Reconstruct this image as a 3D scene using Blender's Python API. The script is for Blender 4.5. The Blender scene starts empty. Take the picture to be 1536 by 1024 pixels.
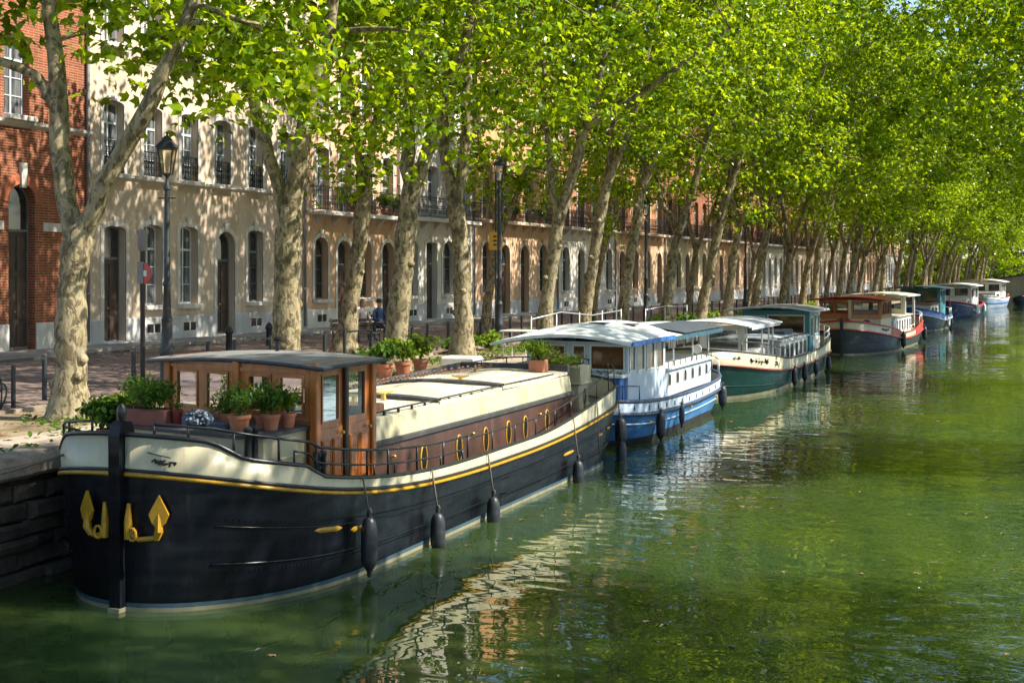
import bpy, bmesh, math, random
import numpy as np
from mathutils import Vector, Matrix
R = math.radians
random.seed(7)
S = bpy.context.scene
COL = S.collection
Q = 1.6            # street level above the water (z = 0)
def bend(y):
    if y < 35: return 0.0
    if y < 60: return .05 * (y - 35) ** 2 / 50
    return .05 * (y - 47.5)
def bang(y):       # heading of the canal at y (rotation about z)
    return -math.atan((bend(y + 1) - bend(y - 1)) / 2)

# ------------------------------------------------------------------ objects
def link(o):
    COL.objects.link(o); return o
def tag(o, label=None, cat=None, group=None, kind=None):
    if label: o['label'] = label
    if cat: o['category'] = cat
    if group: o['group'] = group
    if kind: o['kind'] = kind
    return o
def empty(name, loc=(0, 0, 0), rz=0, label=None, cat=None, group=None):
    o = link(bpy.data.objects.new(name, None))
    o.empty_display_size = .3
    o.location = loc; o.rotation_euler = (0, 0, rz)
    return tag(o, label, cat, group)
def inst(name, mesh, parent=None, loc=(0, 0, 0), rot=(0, 0, 0), sc=None):
    o = link(bpy.data.objects.new(name, mesh))
    o.parent = parent; o.location = loc; o.rotation_euler = rot
    if sc: o.scale = sc
    return o
def copy_tree(o, parent=None):
    c = o.copy(); COL.objects.link(c); c.parent = parent
    for ch in list(o.children): copy_tree(ch, c)
    return c

def crom(pts, n):
    """smooth resample of a polyline of n-d points"""
    p = np.array(pts, float)
    if len(p) < 3:
        t = np.linspace(0, 1, n)[:, None]; return p[0] * (1 - t) + p[-1] * t
    q = np.vstack([2 * p[0] - p[1], p, 2 * p[-1] - p[-2]])
    out = []
    m = len(p) - 1
    for k in range(n):
        t = k / (n - 1) * m; i = min(int(t), m - 1); f = t - i
        a, b, c, d = q[i], q[i + 1], q[i + 2], q[i + 3]
        out.append(.5 * (2 * b + (c - a) * f + (2 * a - 5 * b + 4 * c - d) * f * f + (3 * b - a - 3 * c + d) * f ** 3))
    return np.array(out)

class MB:
    def __init__(s): s.v = []; s.f = []
    def add(s, vs, fs):
        n = len(s.v); s.v += [tuple(map(float, x)) for x in vs]
        s.f += [tuple(n + i for i in f) for f in fs]; return s
    def box(s, x0, x1, y0, y1, z0, z1):
        return s.add([(x0, y0, z0), (x1, y0, z0), (x1, y1, z0), (x0, y1, z0), (x0, y0, z1), (x1, y0, z1), (x1, y1, z1), (x0, y1, z1)],
                     [(0, 3, 2, 1), (4, 5, 6, 7), (0, 1, 5, 4), (1, 2, 6, 5), (2, 3, 7, 6), (3, 0, 4, 7)])
    def bbox(s, x0, x1, y0, y1, z0, z1, b=.02):
        """box with chamfered vertical edges and top"""
        pl = [(x0 + b, y0), (x1 - b, y0), (x1, y0 + b), (x1, y1 - b), (x1 - b, y1), (x0 + b, y1), (x0, y1 - b), (x0, y0 + b)]
        pi = [(min(max(x, x0 + b), x1 - b), min(max(y, y0 + b), y1 - b)) for x, y in pl]
        n = 8
        vs = [(x, y, z0) for x, y in pl] + [(x, y, z1 - b) for x, y in pl] + [(x, y, z1) for x, y in pi]
        fs = [tuple(range(n))[::-1]]
        for k in range(2):
            for i in range(n):
                j = (i + 1) % n
                fs.append((k * n + i, k * n + j, (k + 1) * n + j, (k + 1) * n + i))
        fs.append(tuple(range(2 * n, 3 * n)))
        return s.add(vs, fs)
    def bar(s, a, b, w, h=None, up=(0, 0, 1)):
        h = h or w
        a, b = Vector(a), Vector(b); d = (b - a).normalized(); u = Vector(up)
        if abs(d.dot(u)) > .98: u = Vector((0, 1, 0))
        x = d.cross(u).normalized() * w / 2; y = x.cross(d).normalized() * h / 2
        vs = [p + i * x + j * y for p in (a, b) for i, j in ((-1, -1), (1, -1), (1, 1), (-1, 1))]
        return s.add(vs, [(0, 1, 2, 3), (7, 6, 5, 4), (0, 4, 5, 1), (1, 5, 6, 2), (2, 6, 7, 3), (3, 7, 4, 0)])
    def tube(s, pts, r, n=8, close=False, cap=True):
        P = [Vector(p) for p in pts]; m = len(P)
        rr = r if hasattr(r, '__len__') else [r] * m
        ref = None; vs = []; fs = []
        for i, p in enumerate(P):
            if close: d = P[(i + 1) % m] - P[i - 1]
            else: d = P[min(i + 1, m - 1)] - P[max(i - 1, 0)]
            if d.length < 1e-9: d = Vector((0, 0, 1))
            d.normalize()
            if ref is None:
                ref = d.cross(Vector((0, 0, 1)))
                if ref.length < .1: ref = d.cross(Vector((1, 0, 0)))
            ref = (ref - d * ref.dot(d))
            if ref.length < 1e-6: ref = d.cross(Vector((.3, 1, .2)))
            ref.normalize(); w = d.cross(ref)
            for k in range(n):
                a = 2 * math.pi * k / n
                vs.append(p + (ref * math.cos(a) + w * math.sin(a)) * rr[i])
        for i in range(m if close else m - 1):
            j = (i + 1) % m
            for k in range(n):
                l = (k + 1) % n
                fs.append((i * n + k, i * n + l, j * n + l, j * n + k))
        if cap and not close:
            fs.append(tuple(range(n))[::-1]); fs.append(tuple((m - 1) * n + k for k in range(n)))
        return s.add(vs, fs)
    def lathe(s, prof, n=16, c=(0, 0, 0), sx=1, sy=1):
        vs = []; fs = []
        for r, z in prof:
            for k in range(n):
                a = 2 * math.pi * k / n
                vs.append((c[0] + r * sx * math.cos(a), c[1] + r * sy * math.sin(a), c[2] + z))
        for i in range(len(prof) - 1):
            for k in range(n):
                l = (k + 1) % n
                fs.append((i * n + k, i * n + l, (i + 1) * n + l, (i + 1) * n + k))
        fs.append(tuple(range(n))[::-1]); fs.append(tuple((len(prof) - 1) * n + k for k in range(n)))
        return s.add(vs, fs)
    def prism(s, poly, axis, a, b):
        """poly of 2-d points extruded along axis from a to b"""
        def mk(p, t): return (t, p[0], p[1]) if axis == 0 else (p[0], t, p[1]) if axis == 1 else (p[0], p[1], t)
        n = len(poly)
        vs = [mk(p, a) for p in poly] + [mk(p, b) for p in poly]
        return s.add(vs, [tuple(range(n))[::-1], tuple(range(n, 2 * n))] + [(i, (i + 1) % n, n + (i + 1) % n, n + i) for i in range(n)])
    def grid(s, rows):
        m, n = len(rows), len(rows[0])
        return s.add([p for r in rows for p in r], [(i * n + j, i * n + j + 1, (i + 1) * n + j + 1, (i + 1) * n + j) for i in range(m - 1) for j in range(n - 1)])
    def xf(s, M):
        s.v = [tuple(M @ Vector(v)) for v in s.v]; return s
    def mesh(s, name, mat, smooth=False, weld=False):
        me = bpy.data.meshes.new(name)
        me.from_pydata(s.v, [], s.f)
        bm = bmesh.new(); bm.from_mesh(me)
        if weld: bmesh.ops.remove_doubles(bm, verts=bm.verts, dist=1e-4)
        bmesh.ops.recalc_face_normals(bm, faces=bm.faces)
        bm.to_mesh(me); bm.free()
        if mat: me.materials.append(mat)
        if smooth:
            me.polygons.foreach_set('use_smooth', [True] * len(me.polygons))
            if smooth != 'all':
                try: me.set_sharp_from_angle(angle=R(40))
                except Exception: pass
        me.update(); return me
    def build(s, name, mat, parent=None, smooth=False, weld=False, loc=(0, 0, 0), rot=(0, 0, 0)):
        return inst(name, s.mesh(name, mat, smooth, weld), parent, loc, rot)

# ------------------------------------------------------------------ materials
class NT:
    def __init__(s, name):
        s.m = bpy.data.materials.new(name); s.m.use_nodes = True
        s.t = s.m.node_tree; s.t.nodes.clear()
        s.out = s.n('ShaderNodeOutputMaterial')
    def n(s, typ, **kw):
        x = s.t.nodes.new(typ)
        for k, v in kw.items():
            if k in ('operation', 'blend_type', 'data_type', 'feature', 'distance', 'bands_direction', 'noise_dimensions', 'offset', 'offset_frequency', 'wave_type'):
                setattr(x, k, v)
            else:
                x.inputs[k.replace('_', ' ')].default_value = v
        return x
    def l(s, a, b): s.t.links.new(a, b)
    def coord(s, scale=(1, 1, 1), kind='Object'):
        c = s.n('ShaderNodeTexCoord'); m = s.n('ShaderNodeMapping'); m.inputs['Scale'].default_value = scale
        s.l(c.outputs[kind], m.inputs['Vector']); return m.outputs[0]
    def noise(s, vec, scale, detail=4, rough=.55, dist=0):
        x = s.n('ShaderNodeTexNoise', Scale=scale, Detail=detail, Roughness=rough, Distortion=dist)
        if vec: s.l(vec, x.inputs['Vector'])
        return x.outputs['Fac']
    def ramp(s, fac, stops, interp='LINEAR'):
        r = s.n('ShaderNodeValToRGB'); e = r.color_ramp.elements; r.color_ramp.interpolation = interp
        while len(e) > 1: e.remove(e[0])
        for i, (p, c) in enumerate(stops):
            x = e[0] if i == 0 else e.new(p)
            x.position = p; x.color = (c if hasattr(c, '__len__') else (c, c, c)) + (1,) if not hasattr(c, '__len__') or len(c) == 3 else c
        s.l(fac, r.inputs[0]); return r.outputs[0]
    def mix(s, fac, a, b, mode='MIX'):
        x = s.n('ShaderNodeMix', data_type='RGBA', blend_type=mode)
        for sock, v in ((x.inputs[0], fac), (x.inputs[6], a), (x.inputs[7], b)):
            if hasattr(v, 'node'): s.l(v, sock)
            else: sock.default_value = v if not hasattr(v, '__len__') else tuple(v) + (1,)
        return x.outputs[2]
    def math(s, op, a, b=0.0):
        x = s.n('ShaderNodeMath', operation=op)
        for i, v in enumerate((a, b)):
            if hasattr(v, 'node'): s.l(v, x.inputs[i])
            else: x.inputs[i].default_value = v
        return x.outputs[0]
    def bump(s, h, strength=.3, dist=.02, nrm=None):
        b = s.n('ShaderNodeBump', Strength=strength, Distance=dist); s.l(h, b.inputs['Height'])
        if nrm: s.l(nrm, b.inputs['Normal'])
        return b.outputs[0]
    def bsdf(s, col, rough=.6, metal=0, nrm=None, spec=.5, **kw):
        p = s.n('ShaderNodeBsdfPrincipled')
        for k, v in (('Base Color', col), ('Roughness', rough), ('Metallic', metal), ('Specular IOR Level', spec)):
            if hasattr(v, 'node'): s.l(v, p.inputs[k])
            else: p.inputs[k].default_value = v if not hasattr(v, '__len__') else tuple(v) + (1,)
        for k, v in kw.items(): p.inputs[k.replace('_', ' ')].default_value = v
        if nrm: s.l(nrm, p.inputs['Normal'])
        s.l(p.outputs[0], s.out.inputs[0]); return p
MATS = {}
def paint(name, c, rough=.45, var=.25, scale=3, bump=.05, metal=0, dirt=None, streak=False, spec=.5, coat=0):
    """painted or plain surface: colour wander, fine grain, grime in large uneven patches"""
    if name in MATS: return MATS[name]
    N = NT(name); v = N.coord((1, 1, .35) if streak else (1, 1, 1))
    a = N.noise(v, scale, 5, .6); b = N.noise(v, scale * 9, 4, .6)
    lo = tuple(x * (1 - var) for x in c); hi = tuple(min(1, x * (1 + var * .6)) for x in c)
    col = N.ramp(a, [(.3, lo), (.7, hi)])
    if dirt:
        d = N.noise(N.coord((1, 1, .25) if streak else (1, 1, 1)), scale * 1.7 + .8, 8, .7)
        col = N.mix(N.ramp(d, [(.52, 0), (.72, .75)]), col, dirt)
    rg = N.ramp(b, [(.3, max(.02, rough - .08)), (.7, min(1, rough + .12))])
    N.bsdf(col, rg, metal, N.bump(b, bump * 4, .01) if bump else None, spec, Coat_Weight=coat)
    MATS[name] = N.m; return N.m
# ---- special materials
def m_leaf(name, d, t, tr=.5):
    N = NT(name)
    g = N.n('ShaderNodeNewGeometry'); o = N.n('ShaderNodeObjectInfo')
    rnd = g.outputs['Random Per Island']
    c1 = N.ramp(rnd, [(0, tuple(x * .4 for x in d)), (.55, d), (.9, tuple(min(1, x * 1.5) for x in d)), (1, (d[0] * 2.0, d[1] * 1.5, d[2] * 1.3))])
    c2 = N.ramp(rnd, [(0, tuple(x * .38 for x in t)), (.5, t), (1, (min(1, t[0] * 1.4), min(1, t[1] * 1.2), t[2]))])
    hue = N.ramp(o.outputs['Random'], [(0, (.85, .95, .9)), (1, (1.15, 1.05, 1.0))])
    c1 = N.mix(1.0, c1, hue, 'MULTIPLY')
    df = N.n('ShaderNodeBsdfDiffuse'); N.l(c1, df.inputs[0])
    tl = N.n('ShaderNodeBsdfTranslucent'); N.l(c2, tl.inputs[0])
    gl = N.n('ShaderNodeBsdfGlossy', Roughness=.38)
    gl.inputs[0].default_value = (.9, .95, .85, 1)
    m1 = N.n('ShaderNodeMixShader'); m1.inputs[0].default_value = tr
    N.l(df.outputs[0], m1.inputs[1]); N.l(tl.outputs[0], m1.inputs[2])
    m2 = N.n('ShaderNodeMixShader')
    fr = N.n('ShaderNodeFresnel', IOR=1.4); N.l(N.math('MULTIPLY', fr.outputs[0], .10), m2.inputs[0])
    N.l(m1.outputs[0], m2.inputs[1]); N.l(gl.outputs[0], m2.inputs[2])
    N.l(m2.outputs[0], N.out.inputs[0]); MATS[name] = N.m; return N.m
LEAF = m_leaf('plane_leaf', (.115, .225, .005), (.48, .64, .009), .52)
LEAF_POT = m_leaf('pot_leaf', (.05, .12, .02), (.2, .34, .03), .4)
LEAF_LIME = m_leaf('lime_leaf', (.11, .2, .02), (.36, .48, .03), .45)
LEAF_GREY = m_leaf('grey_leaf', (.2, .25, .2), (.2, .25, .15), .25)
LEAF_BLUE = m_leaf('blue_petal', (.3, .42, .55), (.3, .4, .5), .25)
GRASS = m_leaf('grass_blade', (.08, .14, .02), (.25, .36, .03), .4)

def m_bark():
    N = NT('plane_bark'); o = N.n('ShaderNodeObjectInfo')
    tc = N.n('ShaderNodeTexCoord'); mp = N.n('ShaderNodeMapping'); mp.inputs['Scale'].default_value = (1, 1, .55)
    N.l(tc.outputs['Object'], mp.inputs['Vector'])
    cmb = N.n('ShaderNodeCombineXYZ'); N.l(N.math('MULTIPLY', o.outputs['Random'], 40), cmb.inputs[0])
    N.l(cmb.outputs[0], mp.inputs['Location'])
    v = mp.outputs[0]
    a = N.noise(v, 4.6, 5, .6, .5); b = N.noise(v, 9, 4, .6, .7); c = N.noise(v, 34, 5, .65)
    col = N.ramp(a, [(.36, (.17, .145, .08)), (.43, (.25, .205, .115)), (.54, (.36, .30, .18)), (.58, (.18, .15, .08)), (.68, (.115, .098, .048))], 'LINEAR')
    dark = N.ramp(b, [(.515, 0), (.57, 1)])
    col = N.mix(N.math('MULTIPLY', dark, .7), col, (.06, .042, .026))
    pale = N.ramp(N.noise(v, 4.4, 2, .5, .3), [(.60, 0), (.66, 1)])
    col = N.mix(N.math('MULTIPLY', pale, .45), col, (.42, .36, .25))
    col = N.mix(.35, col, N.ramp(c, [(.3, (.5, .5, .5)), (.7, (1.2, 1.2, 1.2))]), 'MULTIPLY')
    h = N.math('ADD', N.math('MULTIPLY', dark, .6), N.math('MULTIPLY', c, .5))
    N.bsdf(col, .85, 0, N.bump(h, .6, .02), .25); return N.m
BARK = m_bark()

def m_brick():
    N = NT('red_brick'); tc = N.n('ShaderNodeTexCoord')
    sp = N.n('ShaderNodeSeparateXYZ'); N.l(tc.outputs['Object'], sp.inputs[0])
    cb = N.n('ShaderNodeCombineXYZ'); N.l(N.math('ADD', sp.outputs[1], sp.outputs[0]), cb.inputs[0]); N.l(sp.outputs[2], cb.inputs[1])
    br = N.n('ShaderNodeTexBrick', Scale=1.0, Mortar_Size=.012, Brick_Width=.42, Row_Height=.075, Bias=-.1)
    br.inputs['Color1'].default_value = (.30, .085, .042, 1); br.inputs['Color2'].default_value = (.19, .052, .03, 1); br.inputs['Mortar'].default_value = (.34, .22, .14, 1)
    N.l(cb.outputs[0], br.inputs['Vector'])
    n = N.noise(tc.outputs['Object'], 2.2, 6, .65)
    col = N.mix(.6, br.outputs['Color'], N.ramp(n, [(.3, (.55, .5, .48)), (.7, (1.3, 1.2, 1.1))]), 'MULTIPLY')
    N.bsdf(col, .85, 0, N.bump(br.outputs['Fac'], -.5, .01), .2); return N.m
BRICK = m_brick()

def plaster(name, c, stain=(.2, .15, .1), rough=.85):
    N = NT(name); v = N.coord(); vs = N.coord((1.6, 1.6, .22))
    a = N.noise(v, .9, 6, .6); b = N.noise(vs, 1.6, 8, .7); f = N.noise(v, 40, 4, .6)
    col = N.ramp(a, [(.3, tuple(x * .8 for x in c)), (.7, tuple(min(1, x * 1.1) for x in c))])
    col = N.mix(N.math('MULTIPLY', N.ramp(b, [(.5, 0), (.75, 1)]), .45), col, stain)
    N.bsdf(col, rough, 0, N.bump(f, .25, .01), .2); return N.m
P_BEIGE = plaster('beige_plaster', (.63, .50, .38)); P_PEACH = plaster('peach_plaster', (.66, .43, .28))
P_WHITE = plaster('grey_white_plaster', (.64, .59, .54)); P_ORANGE = plaster('orange_plaster', (.66, .37, .18))
P_RUST = plaster('rust_plaster', (.44, .20, .11)); P_SAND = plaster('sand_plaster', (.62, .49, .34))
P_STONE = plaster('pale_stone', (.66, .61, .55), (.25, .22, .2)); P_PLINTH = plaster('grey_plinth_stone', (.54, .52, .52), (.2, .18, .17))
P_CONC = plaster('weathered_concrete', (.34, .30, .26), (.1, .09, .07))

def m_glass(name, tint, rough=.06, curtain=None):
    N = NT(name); v = N.coord(); n = N.noise(v, 1.3, 3)
    col = N.ramp(n, [(.35, tuple(x * .5 for x in tint)), (.65, tint)])
    if curtain:
        w = N.n('ShaderNodeTexWave', Scale=9, Distortion=1.5); N.l(N.coord((1, 1, .05)), w.inputs['Vector'])
        col = N.mix(.6, col, N.mix(1.0, w.outputs['Color'], curtain, 'MULTIPLY'))
    N.bsdf(col, rough, 0, N.bump(n, .05, .01), .9); return N.m
GLASS = m_glass('dark_window_glass', (.035, .04, .045)); GLASS_C = m_glass('curtained_window_glass', (.16, .18, .2), .08, (.6, .62, .64))
GLASS_W = m_glass('warm_cabin_glass', (.11, .05, .02))
def m_clear(name, tint=(.85, .9, .88)):
    N = NT(name); g = N.n('ShaderNodeBsdfGlossy', Roughness=.03); t = N.n('ShaderNodeBsdfTransparent')
    t.inputs[0].default_value = tint + (1,)
    f = N.n('ShaderNodeFresnel', IOR=1.6); m = N.n('ShaderNodeMixShader')
    N.l(N.math('ADD', f.outputs[0], .06), m.inputs[0]); N.l(t.outputs[0], m.inputs[1]); N.l(g.outputs[0], m.inputs[2]); N.l(m.outputs[0], N.out.inputs[0]); return N.m
CLEAR = m_clear('clear_cabin_glass'); LAMPGLASS = m_clear('lamp_glass', (.9, .85, .7))

def m_paving():
    N = NT('street_paving'); tc = N.n('ShaderNodeTexCoord')
    br = N.n('ShaderNodeTexBrick', Scale=1.0, Mortar_Size=.012, Brick_Width=.24, Row_Height=.12)
    br.inputs['Color1'].default_value = (.25, .185, .155, 1); br.inputs['Color2'].default_value = (.185, .135, .12, 1); br.inputs['Mortar'].default_value = (.11, .09, .075, 1)
    N.l(tc.outputs['Object'], br.inputs['Vector'])
    n = N.noise(tc.outputs['Object'], .5, 7, .65)
    col = N.mix(.7, br.outputs['Color'], N.ramp(n, [(.3, (.6, .58, .58)), (.7, (1.35, 1.3, 1.2))]), 'MULTIPLY')
    N.bsdf(col, .8, 0, N.bump(br.outputs['Fac'], -.4, .01), .3); return N.m
PAVING = m_paving()
def m_ground(name, c1, c2, c3, scale):
    N = NT(name); v = N.coord(); a = N.noise(v, scale, 8, .65); b = N.noise(v, scale * 14, 5, .7)
    col = N.ramp(a, [(.32, c1), (.5, c2), (.68, c3)])
    col = N.mix(.5, col, N.ramp(b, [(.3, (.55, .55, .55)), (.7, (1.35, 1.3, 1.25))]), 'MULTIPLY')
    N.bsdf(col, .9, 0, N.bump(b, .6, .02), .2); return N.m
EARTH = m_ground('verge_earth', (.10, .085, .04), (.25, .19, .12), (.36, .29, .2), .9)
QUAYSTONE = m_ground('quay_path_stone', (.26, .21, .16), (.40, .33, .26), (.48, .41, .33), .8)
WALLSTONE = m_ground('dark_wall_stone', (.028, .026, .024), (.07, .062, .052), (.13, .11, .088), 1.6)
COPING = m_ground('coping_stone', (.15, .12, .1), (.3, .25, .2), (.40, .35, .29), 2.0)
MUD = m_ground('canal_mud', (.02, .02, .01), (.03, .03, .015), (.04, .035, .02), .6)
LAND = m_ground('far_ground', (.06, .08, .03), (.1, .11, .05), (.14, .13, .07), .1)
TILE = m_ground('roof_tiles', (.2, .07, .035), (.3, .11, .05), (.38, .16, .08), 3)

def m_water():
    N = NT('canal_water'); v = N.coord()
    big = N.noise(N.coord((.55, .9, 1)), .8, 2, .5); mid = N.noise(N.coord((1, 1.7, 1)), 1.6, 1, .4, .3); fin = N.noise(N.coord((1, 1.6, 1)), 5.5, 1, .4)
    patch = N.ramp(N.noise(N.coord((.16, .12, 1)), 1.0, 2, .5), [(.38, .25), (.62, 1.0)])
    h = N.math('ADD', N.math('MULTIPLY', big, .8), N.math('MULTIPLY', mid, .42))
    h = N.math('MULTIPLY', N.math('ADD', h, N.math('MULTIPLY', fin, .03)), patch)
    col = N.ramp(N.noise(v, .25, 3), [(.3, (.024, .050, .019)), (.7, (.042, .066, .011))])
    p = N.bsdf(col, .0, 0, N.bump(h, 1.0, WAVE), .5, IOR=1.6, Subsurface_Weight=1.0, Subsurface_Scale=1.0)
    p.subsurface_method = 'BURLEY'; p.inputs['Subsurface Radius'].default_value = (.9, 1.3, 1.0)
    return N.m
WAVE = .042
WATER = m_water()
def m_wood(name, c1, c2, rough=.32, coat=.4, axis=(1, 1, .12)):
    N = NT(name); v = N.coord(axis); a = N.noise(v, 9, 6, .65, .6); b = N.noise(N.coord(), 2, 3)
    col = N.mix(.4, N.ramp(a, [(.3, c1), (.7, c2)]), N.ramp(b, [(.3, (.6, .55, .5)), (.7, (1.25, 1.2, 1.1))]), 'MULTIPLY')
    N.bsdf(col, rough, 0, N.bump(a, .12, .005), .5, Coat_Weight=coat); return N.m
VARNISH = m_wood('varnished_wood', (.25, .07, .014), (.48, .16, .03)); DOORWOOD = m_wood('dark_door_wood', (.03, .019, .014), (.065, .036, .024), .5, 0)
BROWNWOOD = m_wood('brown_hatch_wood', (.17, .07, .04), (.28, .13, .08), .5, 0, (.2, 1, 1))
HOUSEBROWN = paint('trunk_brown', (.062, .029, .022), .4, .45, 1.4, .06, dirt=(.13, .075, .06), streak=True)
DECK = m_wood('deck_boards', (.16, .13, .11), (.27, .23, .2), .75, 0, (1, .1, 1))

def m_hull(name, c, rough=.28):
    N = NT(name); v = N.coord(); vs = N.coord((1.4, 1.4, .3))
    a = N.noise(v, .9, 3); s = N.noise(vs, 3.0, 8, .72); w = N.noise(N.coord((.55, .55, 1.6)), 1.2, 2)
    col = N.ramp(a, [(.3, tuple(x * .75 for x in c)), (.7, tuple(x * 1.2 for x in c))])
    col = N.mix(N.math('MULTIPLY', N.ramp(s, [(.56, 0), (.8, 1)]), .10), col, (.2, .18, .16))
    N.bsdf(col, N.ramp(s, [(.4, rough), (.8, rough + .25)]), 0, N.bump(w, .6, .07), .32); return N.m
HULL_BLACK = m_hull('black_hull_paint', (.004, .005, .008), .26); HULL_BLUE = m_hull('blue_hull_paint', (.06, .19, .43))
HULL_GREEN = m_hull('dark_green_hull_paint', (.004, .034, .029)); HULL_DARK = m_hull('slate_hull_paint', (.035, .045, .05))
HULL_NAVY = m_hull('navy_hull_paint', (.02, .035, .08)); BLUE2 = paint('deep_blue_paint', (.015, .08, .26), .35, .15, 1.5, .02)
HULL_GREY = m_hull('grey_blue_hull_paint', (.42, .5, .62)); HULL_BOOT = m_hull('boot_black', (.03, .028, .026), .5)
CREAM = paint('cream_paint', (.47, .43, .28), .42, .18, 1.2, .03, dirt=(.28, .23, .14), streak=True)
ROOFCREAM = paint('cream_roof_paint', (.60, .55, .42), .6, .3, 1.1, .08, dirt=(.36, .27, .17))
WHITE = paint('white_paint', (.68, .68, .65), .4, .1, 1.5, .03, dirt=(.5, .47, .4), streak=True)
BLUEWHITE = paint('blue_white_paint', (.46, .54, .63), .4, .1, 1.5, .03, dirt=(.4, .42, .42), streak=True)
WHITEROOF = paint('white_roof_paint', (.74, .76, .76), .5, .12, 1.2, .04, dirt=(.42, .42, .36))
YELLOW = paint('yellow_paint', (.46, .245, .012), .38, .25, 5, .04, dirt=(.3, .15, .02))
BLACK = paint('black_paint', (.014, .015, .018), .35, .3, 4, .03); IRON = paint('iron_paint', (.022, .026, .03), .45, .3, 6, .06)
RUBBER = paint('black_rubber', (.02, .022, .028), .42, .3, 4, .05, dirt=(.07, .07, .07)); REDRUB = paint('red_rubber', (.42, .06, .08), .4, .3, 4, .04)
BOOT = paint('pale_waterline_paint', (.28, .26, .17), .5, .3, 2.5, .05, dirt=(.12, .11, .06)); BOOTBLUE = paint('blue_waterline_paint', (.045, .09, .12), .5, .3, 2.5, .05, dirt=(.05, .07, .06))
BLUE = paint('bright_blue_paint', (.03, .16, .50), .35, .15, 1.5, .02); NAVYTRIM = paint('navy_trim', (.045, .07, .13), .4, .25, 3, .03)
RED = paint('red_paint', (.42, .035, .03), .35, .2, 2, .03); DARKRED = paint('dark_red_paint', (.2, .03, .022), .4, .2, 2, .03)
TEAL = paint('teal_paint', (.05, .26, .29), .4, .15, 2, .03); GREYCANVAS = paint('grey_canvas', (.5, .52, .55), .8, .15, 3, .1, dirt=(.28, .28, .27))
DARKCANVAS = paint('dark_canvas', (.05, .065, .085), .7, .2, 3, .1); BLUECANVAS = paint('blue_green_canvas', (.025, .09, .13), .7, .2, 3, .1)
TARP = paint('dark_grey_boards', (.045, .047, .05), .6, .25, 3, .08, dirt=(.13, .12, .11)); SLATEROOF = paint('slate_grey_roof', (.2, .2, .2), .55, .25, 2.5, .06, dirt=(.36, .32, .25))
TERRA = paint('terracotta', (.42, .15, .075), .75, .25, 6, .06, dirt=(.3, .2, .14)); SOIL = paint('soil', (.03, .022, .015), .95, .4, 20, .2)
BRASS = paint('brass', (.55, .36, .08), .3, .25, 6, .02, metal=.6); ROPE = paint('rope', (.16, .14, .11), .9, .3, 20, .1); CHAIN = paint('rusty_chain', (.14, .07, .045), .7, .4, 14, .1)
GALV = paint('galvanised_steel', (.5, .51, .53), .4, .15, 4, .03, metal=.5); ZINC = paint('zinc_pipe', (.22, .22, .23), .5, .2, 4, .03)
WINFRAME = paint('pale_window_paint', (.60, .63, .65), .45, .1, 5, .02); WINDARK = paint('slate_window_paint', (.14, .15, .155), .45, .15, 5, .02)
SIGNRED = paint('sign_red', (.48, .02, .02), .35, .12, 5, .02); SIGNYEL = paint('sign_yellow', (.72, .40, .01), .4, .12, 4, .02)
SKIN = paint('skin', (.52, .3, .21), .6, .1, 8, 0); SHIRT = paint('pale_pink_shirt', (.62, .5, .46), .85, .12, 8, .05); BLUESHIRT = paint('dark_blue_jacket', (.04, .07, .15), .85, .2, 8, .05)
JEANS = paint('dark_trousers', (.03, .035, .05), .85, .2, 8, .05); HAIR = paint('dark_hair', (.02, .013, .01), .6, .2, 20, .1); PALEHAIR = paint('light_hair', (.25, .16, .08), .6, .2, 20, .1)
# ------------------------------------------------------------------ setting
YS = [-60, -20, 0, 10, 20, 30, 35, 40, 45, 50, 55, 60, 70, 80, 100, 130, 170, 230, 320, 500]
def strip(name, x0, x1, z, mat, ys=YS, kind='structure'):
    m = MB().grid([[(x0 + bend(y), y, z), (x1 + bend(y), y, z)] for y in ys])
    return tag(m.build(name, mat), kind=kind)
QX, RX = -11.75, 13.0
tag(MB().grid([[(-600, -300, -.9), (600, -300, -.9)], [(-600, 900, -.9), (600, 900, -.9)]]).build('canal_bed', MUD), kind='structure')
strip('water', QX - .3, RX + .3, 0, WATER)
strip('quay_path', QX - .55, -13.0, Q, QUAYSTONE)
strip('tree_verge', -13.0, -15.3, Q - .004, EARTH)
strip('street', -15.3, -24.6, Q - .01, PAVING)
for nm, xa, xb in (('verge_kerb', -15.42, -15.28),):
    m = MB()
    m.grid([[(xa + bend(y), y, Q - .05), (xa + bend(y), y, Q + .05), (xb + bend(y), y, Q + .05), (xb + bend(y), y, Q - .05)] for y in YS])
    tag(m.build(nm, COPING), kind='structure')
m = MB(); m.grid([[(-24.6 + bend(y), y, Q - .05), (-24.6 + bend(y), y, Q + .1), (-26.6 + bend(y), y, Q + .1), (-26.6 + bend(y), y, Q - .05)] for y in YS])
tag(m.build('pavement', P_CONC), kind='structure')
strip('far_ground', -400, -26.5, Q - .03, LAND); strip('right_bank_ground', RX + .2, 400, Q - .03, LAND)
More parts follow.
